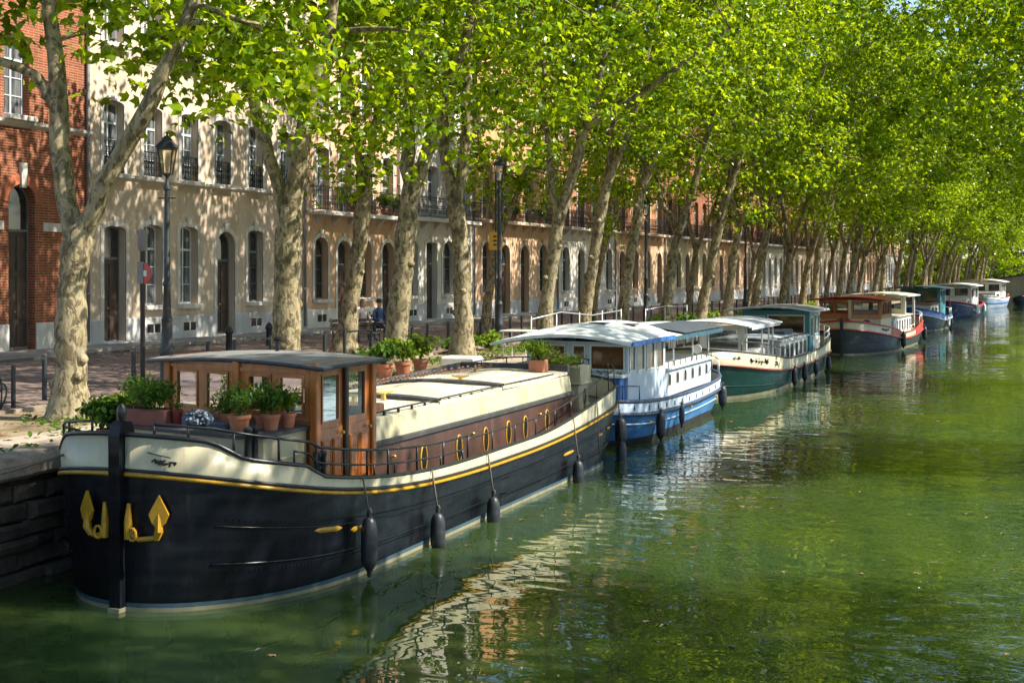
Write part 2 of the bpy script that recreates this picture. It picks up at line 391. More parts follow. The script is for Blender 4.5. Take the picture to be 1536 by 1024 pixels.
# rough stone quay wall with coping
qw = empty('quay_wall', (QX, 12, 0), 0, 'dark rough stone canal wall with pale coping under the quay path beside the black barge', 'wall')
m = MB(); rs = random.Random(3)
z = -.5; row = 0
while z < 1.30:
    hh = rs.uniform(.17, .26); y = -8 + rs.uniform(0, .4)
    while y < 24:
        ll = rs.uniform(.35, .95); d = rs.uniform(-.02, .10); g = .012; t = rs.uniform(-.025, .025)
        z1 = min(z + hh - g, 1.31)
        vs = []
        for yy, zz in ((y + g, z), (y + ll - g, z + t), (y + ll - g, z1 + t), (y + g, z1)):
            vs.append((-.3, yy, zz))
        c = rs.uniform(.03, .06)
        for yy, zz in ((y + g, z), (y + ll - g, z + t), (y + ll - g, z1 + t), (y + g, z1)): vs.append((d - .05, yy, zz))
        for yy, zz in ((y + g + c, z + c), (y + ll - g - c, z + t + c), (y + ll - g - c, z1 + t - c), (y + g + c, z1 - c)): vs.append((d + rs.uniform(-.015, .02), yy, zz))
        m.add(vs, [(0, 1, 5, 4), (1, 2, 6, 5), (2, 3, 7, 6), (3, 0, 4, 7), (4, 5, 9, 8), (5, 6, 10, 9), (6, 7, 11, 10), (7, 4, 8, 11), (8, 9, 10, 11)])
        y += ll
    z += hh; row += 1
m.grid([[(-.16 + bend(y), y, -.8), (-.16 + bend(y), y, 1.3)] for y in YS])
m.build('wall_stones', WALLSTONE, qw, loc=(0, -12, 0))
m = MB(); y = -8.0
while y < 60:
    ll = rs.uniform(.9, 1.5); x1 = .16 + rs.uniform(-.03, .04); b = bend(y)
    pr = [(-.62, 1.31), (x1 - .05, 1.31), (x1, 1.36), (x1 + .01, 1.50), (x1 - .05, 1.575), (x1 - .16, 1.604), (-.62, 1.606)]
    pr = [(px + b, pz + rs.uniform(-.008, .004)) for px, pz in pr]
    m.prism(pr, 1, y + .008, y + ll - .008); y += ll
for a, b in zip(YS[11:], YS[12:]):
    m.add([(-.62 + bend(a), a, 1.606), (.16 + bend(a), a, 1.606), (.16 + bend(a), a, 1.3), (-.62 + bend(b), b, 1.606), (.16 + bend(b), b, 1.606), (.16 + bend(b), b, 1.3)], [(0, 1, 4, 3), (1, 2, 5, 4)])
m.build('coping', COPING, qw, loc=(0, -12, 0))
m = MB(); m.grid([[(RX + bend(y), y, -.8), (RX + bend(y), y, Q), (RX + .6 + bend(y), y, Q)] for y in YS])
tag(m.build('right_bank_edge', WALLSTONE), kind='structure')

# ------------------------------------------------------------------ facades
def arch_z(x, o):
    xc, hw = (o[0] + o[1]) / 2, (o[1] - o[0]) / 2
    return o[3] - o[4] + o[4] * math.sqrt(max(0, 1 - ((x - xc) / hw) ** 2))
def wallgrid(m, W0, W1, H0, H1, ops, depth, back=False):
    """wall in (u, w) with openings (u0,u1,w0,w1,arch); front at n = 0, reveals to n = -depth; verts are (n, u, w)"""
    us = sorted({W0, W1, *[o[0] for o in ops], *[o[1] for o in ops]}); ws = sorted({H0, H1, *[o[2] for o in ops], *[o[3] for o in ops]})
    for n in ([0, -depth] if back else [0]):
        for a, b in zip(us, us[1:]):
            for c, d in zip(ws, ws[1:]):
                um, wm = (a + b) / 2, (c + d) / 2
                if any(o[0] < um < o[1] and o[2] < wm < o[3] for o in ops): continue
                m.add([(n, a, c), (n, b, c), (n, b, d), (n, a, d)], [(0, 1, 2, 3)])
        for o in ops:
            if o[4] > 0:
                K = 10; xs = [o[0] + (o[1] - o[0]) * (1 - math.cos(math.pi * k / K)) / 2 for k in range(K + 1)]
                for a, b in zip(xs, xs[1:]):
                    m.add([(n, a, arch_z(a, o)), (n, b, arch_z(b, o)), (n, b, o[3]), (n, a, o[3])], [(0, 1, 2, 3)])
    for o in ops:
        loop = outline(o)
        for (a, c), (b, d) in zip(loop, loop[1:] + loop[:1]):
            m.add([(0, a, c), (0, b, d), (-depth, b, d), (-depth, a, c)], [(0, 1, 2, 3)])
def outline(o, K=10):
    p = [(o[0], o[2]), (o[1], o[2])]
    if o[4] <= 0: return p + [(o[1], o[3]), (o[0], o[3])]
    xs = [o[1] - (o[1] - o[0]) * (1 - math.cos(math.pi * k / K)) / 2 for k in range(K + 1)]
    return p + [(x, arch_z(x, o)) for x in xs]
def framebars(m, o, t, n0, n1):
    """border of the opening, t wide, between depths n0 and n1"""
    L = outline(o); cx, cz = (o[0] + o[1]) / 2, (o[2] + o[3]) / 2
    sx = 1 - 2 * t / (o[1] - o[0]); sz = 1 - 2 * t / (o[3] - o[2])
    I = [(cx + (x - cx) * sx, cz + (z - cz) * sz) for x, z in L]; k = len(L)
    vs = [(n1, *p) for p in L] + [(n1, *p) for p in I] + [(n0, *p) for p in L] + [(n0, *p) for p in I]
    m.add(vs, [(i, (i + 1) % k, k + (i + 1) % k, k + i) for i in range(k)] + [(k + i, k + (i + 1) % k, 3 * k + (i + 1) % k, 3 * k + i) for i in range(k)])
CACHE = {}
def window_meshes(w, h, arch, style):
    key = (round(w, 2), round(h, 2), round(arch, 2), style)
    if key in CACHE: return CACHE[key]
    o = (-w / 2, w / 2, 0, h, arch); m = MB(); framebars(m, o, .06, -.04, .03)
    tr = h * (.70 if style != 'door' else .72)
    m.box(-.03, .028, -w / 2 + .06, w / 2 - .06, tr - .035, tr + .035)
    if style == 'door':
        frame = m.mesh('door', WINDARK)
        d = MB(); hw = w / 2 - .062
        d.box(-.03, .01, -hw, hw, .02, tr - .04)
        for s in (-1, 1):
            a, b = sorted((s * .04, s * (hw - .07)))
            for z0, z1 in ((.12, .75), (.85, tr * .62), (tr * .66, tr - .16)):
                d.bbox(.011, .035, a, b, z0, z1, .008)
        leaf = d.mesh('door_leaf', DOORWOOD)
        p = MB().add([(0, x, z) for x, z in outline((-hw, hw, tr + .03, h - .05, max(0, arch - .04)))], [tuple(range(len(outline((-hw, hw, tr, h, max(0, arch - .04))))))])
        hd = MB().lathe([(.02, 0), (.035, .02), (.03, .04), (.0, .05)], 10).xf(Matrix.Rotation(R(90), 4, 'Y'))
        hd.v = [(x + .035, y - .06, z + 1.05) for x, y, z in hd.v]
        r = (frame, leaf, p.mesh('fanlight', GLASS), hd.mesh('door_knob', BRASS))
    else:
        m.box(-.03, .032, -.03, .03, .06, h - max(.06, .05))
        for z in ([tr * .36, tr * .68] if h > 1.6 else [tr * .5]):
            m.box(-.02, .018, -w / 2 + .06, -.03, z - .013, z + .013); m.box(-.02, .018, .03, w / 2 - .06, z - .013, z + .013)
        frame = m.mesh('window', WINDARK if style == 'dark' else WINFRAME)
        oo = (-w / 2 + .05, w / 2 - .05, .05, h - .05, max(0, arch - .03)); L = outline(oo)
        p = MB().add([(-.005, x, z) for x, z in L], [tuple(range(len(L)))]).mesh('pane', GLASS_C if style == 'curtain' else GLASS)
        sl = MB().bbox(-.1, .50, -w / 2 - .1, w / 2 + .1, -.14, -.002, .015).mesh('sill', P_STONE)
        r = (frame, p, sl)
    CACHE[key] = r; return r
def surround_mesh(w, h, arch, mat, key=True, t=.16):
    k = ('s', round(w, 2), round(h, 2), round(arch, 2), mat.name, key)
    if k in CACHE: return CACHE[k]
    o = (-w / 2 - t, w / 2 + t, 0, h + t, arch + t * .6 if arch else 0)
    L = outline(o); I = outline((-w / 2, w / 2, 0, h, arch)); n = len(L); m = MB()
    vs = [(.035, *p) for p in L] + [(.035, *p) for p in I] + [(-.01, *p) for p in L] + [(-.01, *p) for p in I]
    m.add(vs, [f for i in range(1, n) for f in ((i, (i + 1) % n, n + (i + 1) % n, n + i), (i, (i + 1) % n, 2 * n + (i + 1) % n, 2 * n + i))])
    if key: m.prism([(-.09, h - .02), (.09, h - .02), (.13, h + t + .14), (-.13, h + t + .14)], 0, .036, .075)
    CACHE[k] = m.mesh('surround', mat); return CACHE[k]
def railing_mesh(w, h=.95, d=.5):
    k = ('r', round(w, 2), h, d)
    if k in CACHE: return CACHE[k]
    m = MB(); path = [(0, -w / 2), (d, -w / 2), (d, w / 2), (0, w / 2)]
    for (x0, y0), (x1, y1) in zip(path, path[1:]):
        m.bar((x0, y0, h), (x1, y1, h), .045, .03); m.bar((x0, y0, .08), (x1, y1, .08), .03, .02); m.bar((x0, y0, h - .16), (x1, y1, h - .16), .025, .018)
        n = max(2, int(math.hypot(x1 - x0, y1 - y0) / .13))
        for i in range(n + 1):
            t = i / n; x, y = x0 + (x1 - x0) * t, y0 + (y1 - y0) * t
            m.bar((x, y, .02), (x, y, h), .016)
            if i < n:
                xx, yy = x0 + (x1 - x0) * (t + .5 / n), y0 + (y1 - y0) * (t + .5 / n)
                for zc, rr in ((.3, .05), (.52, .05)):
                    e = Vector((x1 - x0, y1 - y0, 0)).normalized()
                    m.tube([Vector((xx, yy, zc)) + e * rr * math.cos(a) + Vector((0, 0, rr * 1.5 * math.sin(a))) for a in [k * math.pi / 3 for k in range(6)]], .008, 3, True)
    CACHE[k] = m.mesh('railing', IRON); return CACHE[k]

BW = .38   # depth of the reveals
def building(y0, y1, wall, gf, up, label, H=14.5, gfh=5.16, floors=((5.18, 2.25), (9.2, 2.0)), kind='townhouse', gwall=None, upw=.95, ups='curtain', balc=None, surr=None, plinth=P_PLINTH, roofh=2.2, pipe=True, detail=True, gh=3.72, uparch=.12, udet=None):
    """gf: list of (y, width, 'door'|'win'|'darkwin', arch); up: list of y for every upper floor"""
    ym = (y0 + y1) / 2; ang = bang(ym)
    root = empty(kind, (-26.3 + bend(ym) , ym, Q + .1), ang, label, 'building', 'terraced houses along the street')
    W0, W1 = y0 - ym, y1 - ym; T = lambda y: y - ym
    surr = surr or P_STONE
    ops = []
    for y, w, k, a in gf:
        z0 = .02 if k == 'door' else 1.13
        ops.append((T(y) - w / 2, T(y) + w / 2, z0, gh if k != 'door' else gh - .1, a, k))
    uops = []
    for i, (fz, fh) in enumerate(floors):
        for y in up:
            z0 = fz + .06; uops.append((T(y) - upw / 2, T(y) + upw / 2, z0, z0 + fh, uparch if i == 0 or uparch > .2 else 0, ups, i))
    m = MB()
    if gwall:
        wallgrid(m, W0, W1, gfh, H, [o[:5] for o in uops], BW)
        g = MB(); wallgrid(g, W0, W1, 0, gfh, [o[:5] for o in ops], BW); g.build('ground_floor_wall', gwall, root)
    else:
        wallgrid(m, W0, W1, 0, H, [o[:5] for o in ops + uops], BW)
    for a, b in (((0, W0), (-9, W0)), ((0, W1), (-9, W1)), ((-9, W0), (-9, W1)), ((-BW - .02, W0), (-BW - .02, W1))):
        m.add([(a[0], a[1], 0), (b[0], b[1], 0), (b[0], b[1], H), (a[0], a[1], H)], [(0, 1, 2, 3)])
    m.build('wall', wall, root)
    # plinth between the doors, string courses, cornice, roof
    edges = [W0] + [e for o in sorted(ops) if o[5] == 'door' for e in (o[0] - .02, o[1] + .02)] + [W1]
    m = MB()
    for a, b in zip(edges[::2], edges[1::2]):
        if b - a > .05: m.bbox(-.01, .06, a, b, 0, .74, .02)
    m.build('plinth', plinth, root)
    if detail:
        for o in ops:
            if o[5] != 'door':
                m = MB(); m.box(.0605, .075, (o[0] + o[1]) / 2 - .36, (o[0] + o[1]) / 2 + .36, .2, .24)
                m.box(.0605, .075, (o[0] + o[1]) / 2 - .36, (o[0] + o[1]) / 2 + .36, .52, .56); m.box(.0605, .074, (o[0] + o[1]) / 2 - .025, (o[0] + o[1]) / 2 + .025, .24, .52)
                v = m.build('cellar_vent', P_STONE, root)
                MB().box(.055, .063, (o[0] + o[1]) / 2 - .34, (o[0] + o[1]) / 2 + .34, .24, .52).build('vent_grille', GLASS, v)
    m = MB(); m.prism([(-.01, gfh - .12), (.10, gfh - .02), (.12, gfh + .06), (.02, gfh + .08), (-.01, gfh + .08)], 1, W0 + .004, W1 - .004); m.build('string_course', surr, root)
    m = MB(); m.prism([(-.01, H - .4), (.12, H - .35), (.3, H - .1), (.45, H - .06), (.45, H), (-.01, H)], 1, W0 + .004, W1 - .004); m.build('cornice', surr, root)
    m = MB(); m.prism([(.5, H + .003), (-4.5, H + roofh), (-9.2, H + .003)], 1, W0, W1); m.build('roof', TILE, root)
    for o in ops:
        w, h, a = o[1] - o[0], o[3] - o[2], o[4]; c = (-BW + .12, (o[0] + o[1]) / 2, o[2])
        if o[5] == 'door':
            fr, lf, fl, kn = window_meshes(w, h, a, 'door')
            d = inst('door', fr, root, c); inst('door_leaf', lf, d); inst('fanlight', fl, d); inst('door_knob', kn, d)
            if detail: inst('doorstep', MB().bbox(-.3, .28, -w / 2 - .12, w / 2 + .12, -.15, .02, .02).mesh('doorstep', P_STONE), root, (0, c[1], o[2]))
        else:
            fr, pn, sl = window_meshes(w, h, a, 'dark' if o[5] == 'darkwin' else 'curtain')
            d = inst('window', fr, root, c); inst('pane', pn, d); inst('sill', sl, d)
        if detail: inst('surround', surround_mesh(w, h, a, surr), root, (0, c[1], o[2]))
    for o in uops:
        w, h, a = o[1] - o[0], o[3] - o[2], o[4]; c = (-BW + .12, (o[0] + o[1]) / 2, o[2])
        fr, pn, sl = window_meshes(w, h, a, 'dark' if o[5] == 'darkwin' else 'curtain')
        d = inst('window', fr, root, c); inst('pane', pn, d)
        if balc is None and o[6] > 0 or o[6] == 0 and balc is None: inst('sill', sl, d)
        if detail and surr: inst('surround', surround_mesh(w, h, a, surr, False), root, (0, c[1], o[2]))
        if udet and o[6] == 0: inst('window_guard', railing_mesh(w, .8, .12), root, (-.1, c[1], o[2]))
    if balc:
        for (ya, yb) in balc:
            zb = floors[0][0]
            b = MB().bbox(0.003, .62, T(ya), T(yb), zb - .16, zb - .01, .03)
            for y in np.arange(T(ya) + .3, T(yb) - .1, 1.3): b.prism([(.003, zb - .5), (.42, zb - .165), (.003, zb - .165)], 1, y, y + .12)
            b = b.build('balcony', surr, root)
            inst('railing', railing_mesh(yb - ya), b, (.06, T((ya + yb) / 2), zb - .01))
    if pipe:
        m = MB(); m.tube([(.09, W1 - .18, .1), (.09, W1 - .18, H - .5)], .055, 8)
        for z in (1.5, 3.6, 6, 8.5, 11): m.tube([(.09, W1 - .18, z), (.09, W1 - .18, z + .08)], .07, 8)
        m.build('drainpipe', ZINC, root, 'all')
    return root

brick = building(24.2, 32.85, BRICK, [(29.95, 1.05, 'door', .5), (26.6, 1.05, 'door', .5), (32.0, .1, 'win', 0)][:2], [26.6, 29.75], 'red brick corner house with pale stone bands and an arched door', gh=4.75,
                 floors=((6.5, 2.25), (10.4, 2.1)), gfh=6.35, plinth=P_STONE, upw=1.0, uparch=0, pipe=True, surr=P_STONE, kind='brick_house', detail=False)
for y in (29.95, 26.6):
    m = MB()   # brick arch with stone keystone and impost bands
    yy = y - 28.525
    pts = [(yy + .80 * math.cos(a), 4.15 + .80 * math.sin(a)) for a in [math.pi * k / 12 for k in range(13)]]; inn = [(yy + .535 * math.cos(a), 4.15 + .515 * math.sin(a)) for a in [math.pi * k / 12 for k in range(13)]]
    for k in range(12): m.prism([inn[k], pts[k], pts[k + 1], inn[k + 1]], 0, .0, .03 + .006 * (k % 2))
    m.build('door_arch', paint('arch_brick', (.42, .13, .06), .85, .3, 6, .1), brick)
    m = MB(); m.prism([(yy - .09, 4.55), (yy + .09, 4.55), (yy + .13, 5.25), (yy - .13, 5.25)], 0, -.01, .09); m.build('keystone', P_STONE, brick)
for a, b in ((-4.3, -2.72), (-1.12, .67), (2.28, 4.32)): MB().bbox(-.01, .05, a, b, 3.35, 3.6, .01).build('stone_band', P_STONE, brick)

building(32.85, 45.6, P_BEIGE, [(34.05, 1.05, 'door', .14), (35.95, .98, 'win', .14), (37.9, .98, 'win', .14), (40.1, 1.1, 'door', .5), (42.0, .98, 'darkwin', .14), (44.1, .98, 'darkwin', .14)],
         [34.0, 35.95, 37.95, 39.9, 42.0, 44.1], 'long beige plastered townhouse with grey stone plinth, behind the lamp post with dark wooden doors', udet=True)
building(45.6, 53.4, P_PEACH, [(46.7, 1.0, 'darkwin', .4), (48.5, 1.05, 'door', .45), (50.3, 1.0, 'darkwin', .45), (52.3, 1.05, 'door', .45)], [46.8, 48.6, 50.4, 52.3],
         'peach townhouse with small flowered balconies and tall arched openings behind the bench', gfh=4.55, floors=((4.62, 2.5), (8.6, 2.2)), balc=[(46.0, 49.4), (49.7, 53.0)], gh=3.6, plinth=P_STONE)
building(53.4, 61.2, P_WHITE, [(54.6, 1.0, 'darkwin', .45), (56.5, 1.05, 'door', .1), (58.3, 1.2, 'darkwin', .55), (60.2, 1.05, 'door', .5)], [54.7, 56.6, 58.4, 60.2],
         'grey white townhouse with stone faced ground floor, behind the thick trunk beside the three pots', gwall=P_STONE, gfh=4.6, floors=((4.68, 2.4), (8.6, 2.2)), balc=[(53.9, 60.8)], gh=3.7)
building(61.2, 72.2, P_ORANGE, [(62.6, 1.1, 'darkwin', .55), (64.9, 1.1, 'door', .55), (67.4, 1.1, 'door', .55), (70.0, 1.1, 'darkwin', .55)], [62.6, 65.2, 68.0, 70.8],
         'warm orange townhouse with long iron balcony behind the lamp post and the yellow sign', gwall=P_PEACH, gfh=4.75, floors=((4.85, 2.9), (9.4, 2.3)), balc=[(61.7, 71.8)], gh=3.75, uparch=.3, upw=1.15, surr=P_BEIGE)
far = [(72.2, 82.0, P_RUST, P_STONE, 'rust red townhouse with white stone ground floor, next past the orange balcony house'), (82.0, 92.5, P_RUST, P_PEACH, 'dark rust townhouse with a dark iron balcony over peach ground floor'),
       (92.5, 104, BRICK, P_SAND, 'brick townhouse with a sandy ground floor seen between slanting trunks above the blue boat'), (104, 117, P_ORANGE, P_PEACH, 'narrow looking orange and peach townhouse above the green barge awning'), (117, 131, BRICK, P_STONE, 'brick townhouse with pale ground floor above the teal wheelhouse'),
       (131, 148, P_RUST, P_BEIGE, 'rust townhouse over beige ground floor, left of the red barge roof'), (148, 168, P_SAND, P_BEIGE, 'sandy townhouse behind the trunks above the red barge'), (168, 190, BRICK, P_PEACH, 'distant brick townhouse behind the trunks left of the navy boat'), (190, 216, P_PEACH, P_WHITE, 'farthest peach townhouse glimpsed between the last trunks')]
for i, (a, b, w, g, lab) in enumerate(far):
    n = int((b - a) / 2.3); ys = [a + (b - a) * (k + .5) / n for k in range(n)]
    building(a, b, w, [(y, 1.1, 'door' if (k + i) % 3 == 1 else 'darkwin', .5) for k, y in enumerate(ys)], ys, lab, gwall=g, gfh=4.75, floors=((4.85, 2.7), (9.2, 2.2)), balc=[(a + .6, b - .6)] if i < 6 else None, gh=3.7, upw=1.1, uparch=.2, detail=i < 2, H=13.5 + (i % 3) * .8, surr=P_BEIGE if i % 2 else P_STONE)
# balcony flowers are built with the plants
# ------------------------------------------------------------------ leaves
def leaf_template():
    q = [[(0, 0, 0), (.27, .55, .03), (0, 1, -.10), (-.27, .55, .03)]]
    for s in (1, -1):
        q.append([(0, 0, 0), (s * .38, .06, -.01), (s * .64, .52, -.12), (s * .2, .52, .02)])
    v = []; f = []
    idx = {}
    for quad in q:
        ff = []
        for p in quad:
            if p not in idx: idx[p] = len(v); v.append(p)
            ff.append(idx[p])
        f.append(ff)
    v = np.array(v, float); v[:, 1] -= .4
    return v, np.array(f)
def slim_template():
    v = np.array([(0, -.5, 0), (.15, 0, .05), (0, .5, -.12), (-.15, 0, .05)], float); return v, np.array([[0, 1, 2, 3]])
def wide_template():
    v = np.array([(0, -.45, 0), (.33, -.05, .07), (.2, .35, 0), (0, .5, -.1), (-.2, .35, 0), (-.33, -.05, .07)], float); return v, np.array([[0, 1, 2, 3], [0, 3, 4, 5]])
TPL = {'palm': leaf_template(), 'slim': slim_template(), 'wide': wide_template()}
def leaf_mesh(name, cen, size, rng, mat, tpl='palm', up=.55, nrm=None):
    V, F = TPL[tpl]; n = len(cen)
    d = rng.normal(size=(n, 3)); d /= np.linalg.norm(d, axis=1)[:, None]
    N = d * .75 + np.array([0, 0, up])
    if nrm is not None: N = N + nrm
    N /= np.linalg.norm(N, axis=1)[:, None]
    t = rng.normal(size=(n, 3)); t[:, 2] -= .5
    t -= N * (t * N).sum(1)[:, None]; t /= np.linalg.norm(t, axis=1)[:, None]
    b = np.cross(t, N)
    s = (size * rng.uniform(.65, 1.25, n))[:, None, None]
    P = cen[:, None, :] + s * (V[None, :, 0:1] * b[:, None, :] + V[None, :, 1:2] * t[:, None, :] + V[None, :, 2:3] * N[:, None, :])
    k = len(V); fc = (F[None] + (np.arange(n) * k)[:, None, None]).reshape(-1)
    me = bpy.data.meshes.new(name); nf = n * len(F); fl = F.shape[1]
    me.vertices.add(n * k); me.vertices.foreach_set('co', P.reshape(-1).astype(np.float32))
    me.loops.add(nf * fl); me.loops.foreach_set('vertex_index', fc.astype(np.int32))
    me.polygons.add(nf); me.polygons.foreach_set('loop_start', (np.arange(nf) * fl).astype(np.int32))
    try: me.polygons.foreach_set('loop_total', np.full(nf, fl, np.int32))
    except Exception: pass
    me.update(calc_edges=True); me.materials.append(mat); return me

def crown_points(rng, c, r, nclump, per, cr=(.5, .95), tips=()):
    cs = []
    c = np.array(c, float); r = np.array(r, float)
    while len(cs) < nclump:
        d = rng.normal(size=3); d /= np.linalg.norm(d)
        q = d * rng.uniform(.35, 1.0) ** .6
        q *= 1 + .22 * math.sin(3.1 * d[0] * 2 + c[1]) * math.cos(2.7 * d[2] * 2)
        cs.append(c + q * r)
    cs += [np.array(t, float) for t in tips]
    cs = np.array(cs); pts = []
    for q in cs:
        n = int(per * rng.uniform(.5, 1.5)); rad = rng.uniform(*cr)
        p = rng.normal(size=(n, 3)) * np.array([1, 1, .6]) * rad * .62
        p[:, 2] -= .25 * (p[:, 0] ** 2 + p[:, 1] ** 2)     # sprays droop at their rims
        pts.append(q + p)
    return cs, np.vstack(pts)
def limb(m, pts, r0, r1, n=10, k=14, wob=0, rng=None, flare=0, dome=False):
    P = crom(pts, k)
    if wob and rng is not None:
        w = rng.normal(size=(k, 3)) * wob; w[0] = 0; w[:, 2] *= .3; P = P + w
    t = np.linspace(0, 1, k); r = r0 + (r1 - r0) * t
    r = r * (1 + .05 * np.sin(t * 17 + r0 * 50))
    if dome: r = r * np.sqrt(np.clip(1 - np.clip((t - .86) / .14, 0, 1) ** 2.2, .02, 1))
    if flare: r = r + flare * np.exp(-t * 11)
    m.tube([tuple(p) for p in P], list(r), n); return P
def make_trunk(name, stem, limbs, cs, rng, r=.32, ntw=26, flare=.25, detail=1):
    """stem: points; limbs: list of (pts, r0, r1); twigs run from the limbs to the clumps"""
    m = MB()
    SP = limb(m, stem, r * 1.02, r * .86, 16 if detail else 9, 26 if detail else 14, .012, rng, flare, True)
    if detail:     # buttress roots
        for k in range(6):
            a = k * 1.05 + rng.uniform(-.2, .2); x0, y0, z0 = stem[0]
            m.tube([(x0 + math.cos(a) * d, y0 + math.sin(a) * d, z0 + h) for d, h in ((r * .55, .75), (r * .95, .30), (r * 1.45, .06), (r * 2.0, -.08))], [r * .25, r * .3, r * .24, r * .12], 7)
        for k in range(5):   # burls and old pruning scars
            i = int(rng.integers(4, 19)); a = rng.uniform(0, 6.28)
            c = SP[i] + np.array([math.cos(a), math.sin(a), 0]) * r * .82
            m.lathe([(.02, -.1), (.09, -.05), (.11, 0), (.08, .06), (.02, .1)], 8, tuple(c))
    nodes = []
    for pts, r0, r1 in limbs:
        P = limb(m, pts, r0, r1, 12 if detail else 7, 18 if detail else 9, .02, rng)
        for i in range(len(P) // 3, len(P)): nodes.append((P[i], r0 + (r1 - r0) * i / len(P)))
    sel = rng.permutation(len(cs))[:ntw]
    for i in sel:
        q = cs[i]; below = [nd for nd in nodes if nd[0][2] < q[2] + 1.0] or nodes
        b = min(below, key=lambda nd: np.linalg.norm(nd[0] - q))
        d = np.linalg.norm(b[0] - q)
        if d < .3 or d > 6: continue
        mid = b[0] * .5 + q * .5 + rng.normal(size=3) * .12 * d + np.array([0, 0, .08 * d])
        limb(m, [b[0], mid, q], min(b[1] * .55, .035 + .016 * d), .012, 6 if detail else 4, 7 if detail else 4)
    return m.mesh(name, BARK, 'all')

CR, CC = (5.6, 4.5, 7.2), 12.7
def plane_tree(X, Y, stem, limbs, seed, label, group, r=.32, nc=160, per=74, size=.178, cc=None, cr=None, tips=(), rz=0, ntw=40, detail=1):
    rng = np.random.default_rng(seed)
    root = empty('plane_tree', (X, Y, Q - .02), rz, label, 'tree', group)
    cc = cc or (stem[-1][0] * .5 + .4, 0, CC); cr = cr or CR
    cs, P = crown_points(rng, cc, cr, nc, per, tips=tips)
    inst('trunk', make_trunk('trunk', stem, limbs, cs, rng, r, ntw, detail=detail), root)
    inst('crown', leaf_mesh('crown', P, np.full(len(P), size), rng, LEAF), root)
    return root
GN = 'plane trees in the front row along the quay'
TX = -13.75
def fork(stem, ends, r0, r1=.07):
    b = stem[-1]; a = stem[-2]
    d = np.array(b) - np.array(a); d = d / np.linalg.norm(d)
    return [([tuple(np.array(b) - d * .55), *e], rr * 1.06, r1) for e, rr in zip(ends, r0)]
NEAR = []
def near(Y, stem, ends, r0, label, seed, **k):
    lm = fork(stem, ends, r0) + k.pop('extra', [])
    NEAR.append(Y)
    return plane_tree(TX + bend(Y) + k.pop('dx', 0), Y, stem, lm, seed, label, GN, **k)
# local frame: x towards the canal, y along it, z above the street
near(16.7, [(0, 0, -.1), (.03, 0, 1.0), (.02, .05, 2.1), (.14, .1, 3.15)], [[(-.25, .15, 4.0), (-.42, .2, 5.4), (-.55, .2, 7.0), (-.5, .3, 9.5), (-.2, .3, 12)], [(.55, .2, 3.75), (1.25, .35, 4.9), (1.75, .5, 6.1), (2.2, .6, 7.6), (2.9, .8, 10.5)]], (.165, .15),
     'foremost plane tree with two heavy forks, in front of the red brick house', 11, r=.245, size=.20, nc=165, per=56, cc=(.3, .3, 12.2), cr=(5.0, 4.2, 6.6), extra=[([(-.40, .2, 4.9), (-.7, .0, 5.35), (-1.2, -.2, 5.6), (-2.2, -.3, 6.0)], .11, .04)],
     tips=[(2.1, 2.6, 5.7), (1.3, 2.9, 5.5), (.4, 2.6, 6.2), (3.0, 2.2, 5.8), (-2.0, -.8, 7.4), (-3.0, -.2, 7.3), (.9, 2.8, 6.8), (-.3, 2.4, 7.3), (1.7, 2.0, 5.6), (2.5, .8, 5.2), (1.2, 1.8, 5.8), (-.9, .8, 6.6), (-1.6, 1.0, 7.2), (.3, 1.2, 6.6), (.8, 2.2, 7.2), (.2, 1.8, 7.9), (1.6, 1.6, 7.4), (2.6, 1.8, 7.6), (-.6, 1.5, 8.2), (-1.6, -.5, 6.9), (-2.6, .2, 6.8), (.9, .8, 6.2), (-1.8, .2, 6.1), (-2.4, -.4, 6.2), (2.4, 1.0, 5.7), (2.7, 1.5, 6.2), (2.9, 1.6, 5.3), (2.2, 2.0, 5.5), (1.5, 2.2, 6.2), (3.2, 1.8, 6.5), (3.4, 1.2, 5.6)])
near(23.2, [(0, 0, -.1), (-.03, 0, 1.2), (-.02, 0, 2.6), (.08, .05, 3.75)], [[(-.5, .1, 4.7), (-.95, .2, 5.8), (-1.3, .3, 7.2), (-1.6, .3, 10)], [(.22, .1, 4.6), (.4, .2, 5.7), (.75, .3, 7.2), (1.2, .4, 10), (1.5, .5, 13)]], (.14, .20),
     'plane tree with a straight leaning fork behind the wooden wheelhouse roof', 12, r=.275, nc=175, tips=[(-2.1, .5, 6.0), (-2.7, -.6, 6.6), (.8, -1.4, 6.3), (-1.4, 1.5, 6.6), (.2, 1.5, 6.9), (-3.2, .4, 7.2), (-1.8, .5, 6.2), (1.6, .8, 5.9), (-1.2, 0, 6.8), (2.2, .9, 5.2), (1.5, 1.4, 4.9), (1.0, -1.2, 5.4), (2.4, .4, 6.4), (1.9, 1.8, 5.8)])
near(28.1, [(-.1, 0, -.1), (.05, 0, 1.3), (.22, 0, 2.8), (.35, .0, 4.2)], [[(.28, .1, 5.2), (.22, .2, 6.8), (.25, .2, 9), (.1, .3, 12)], [(.75, .1, 5.1), (1.25, .2, 6.5), (1.9, .3, 8.6), (2.5, .4, 11)]], (.18, .175),
     'pale mottled plane tree forking into a V behind the three terracotta pots', 13, r=.265, tips=[(-1.5, 1, 5.6), (2.2, .7, 6.4), (2.8, 1.2, 6.0), (1.8, 1.6, 5.5)])
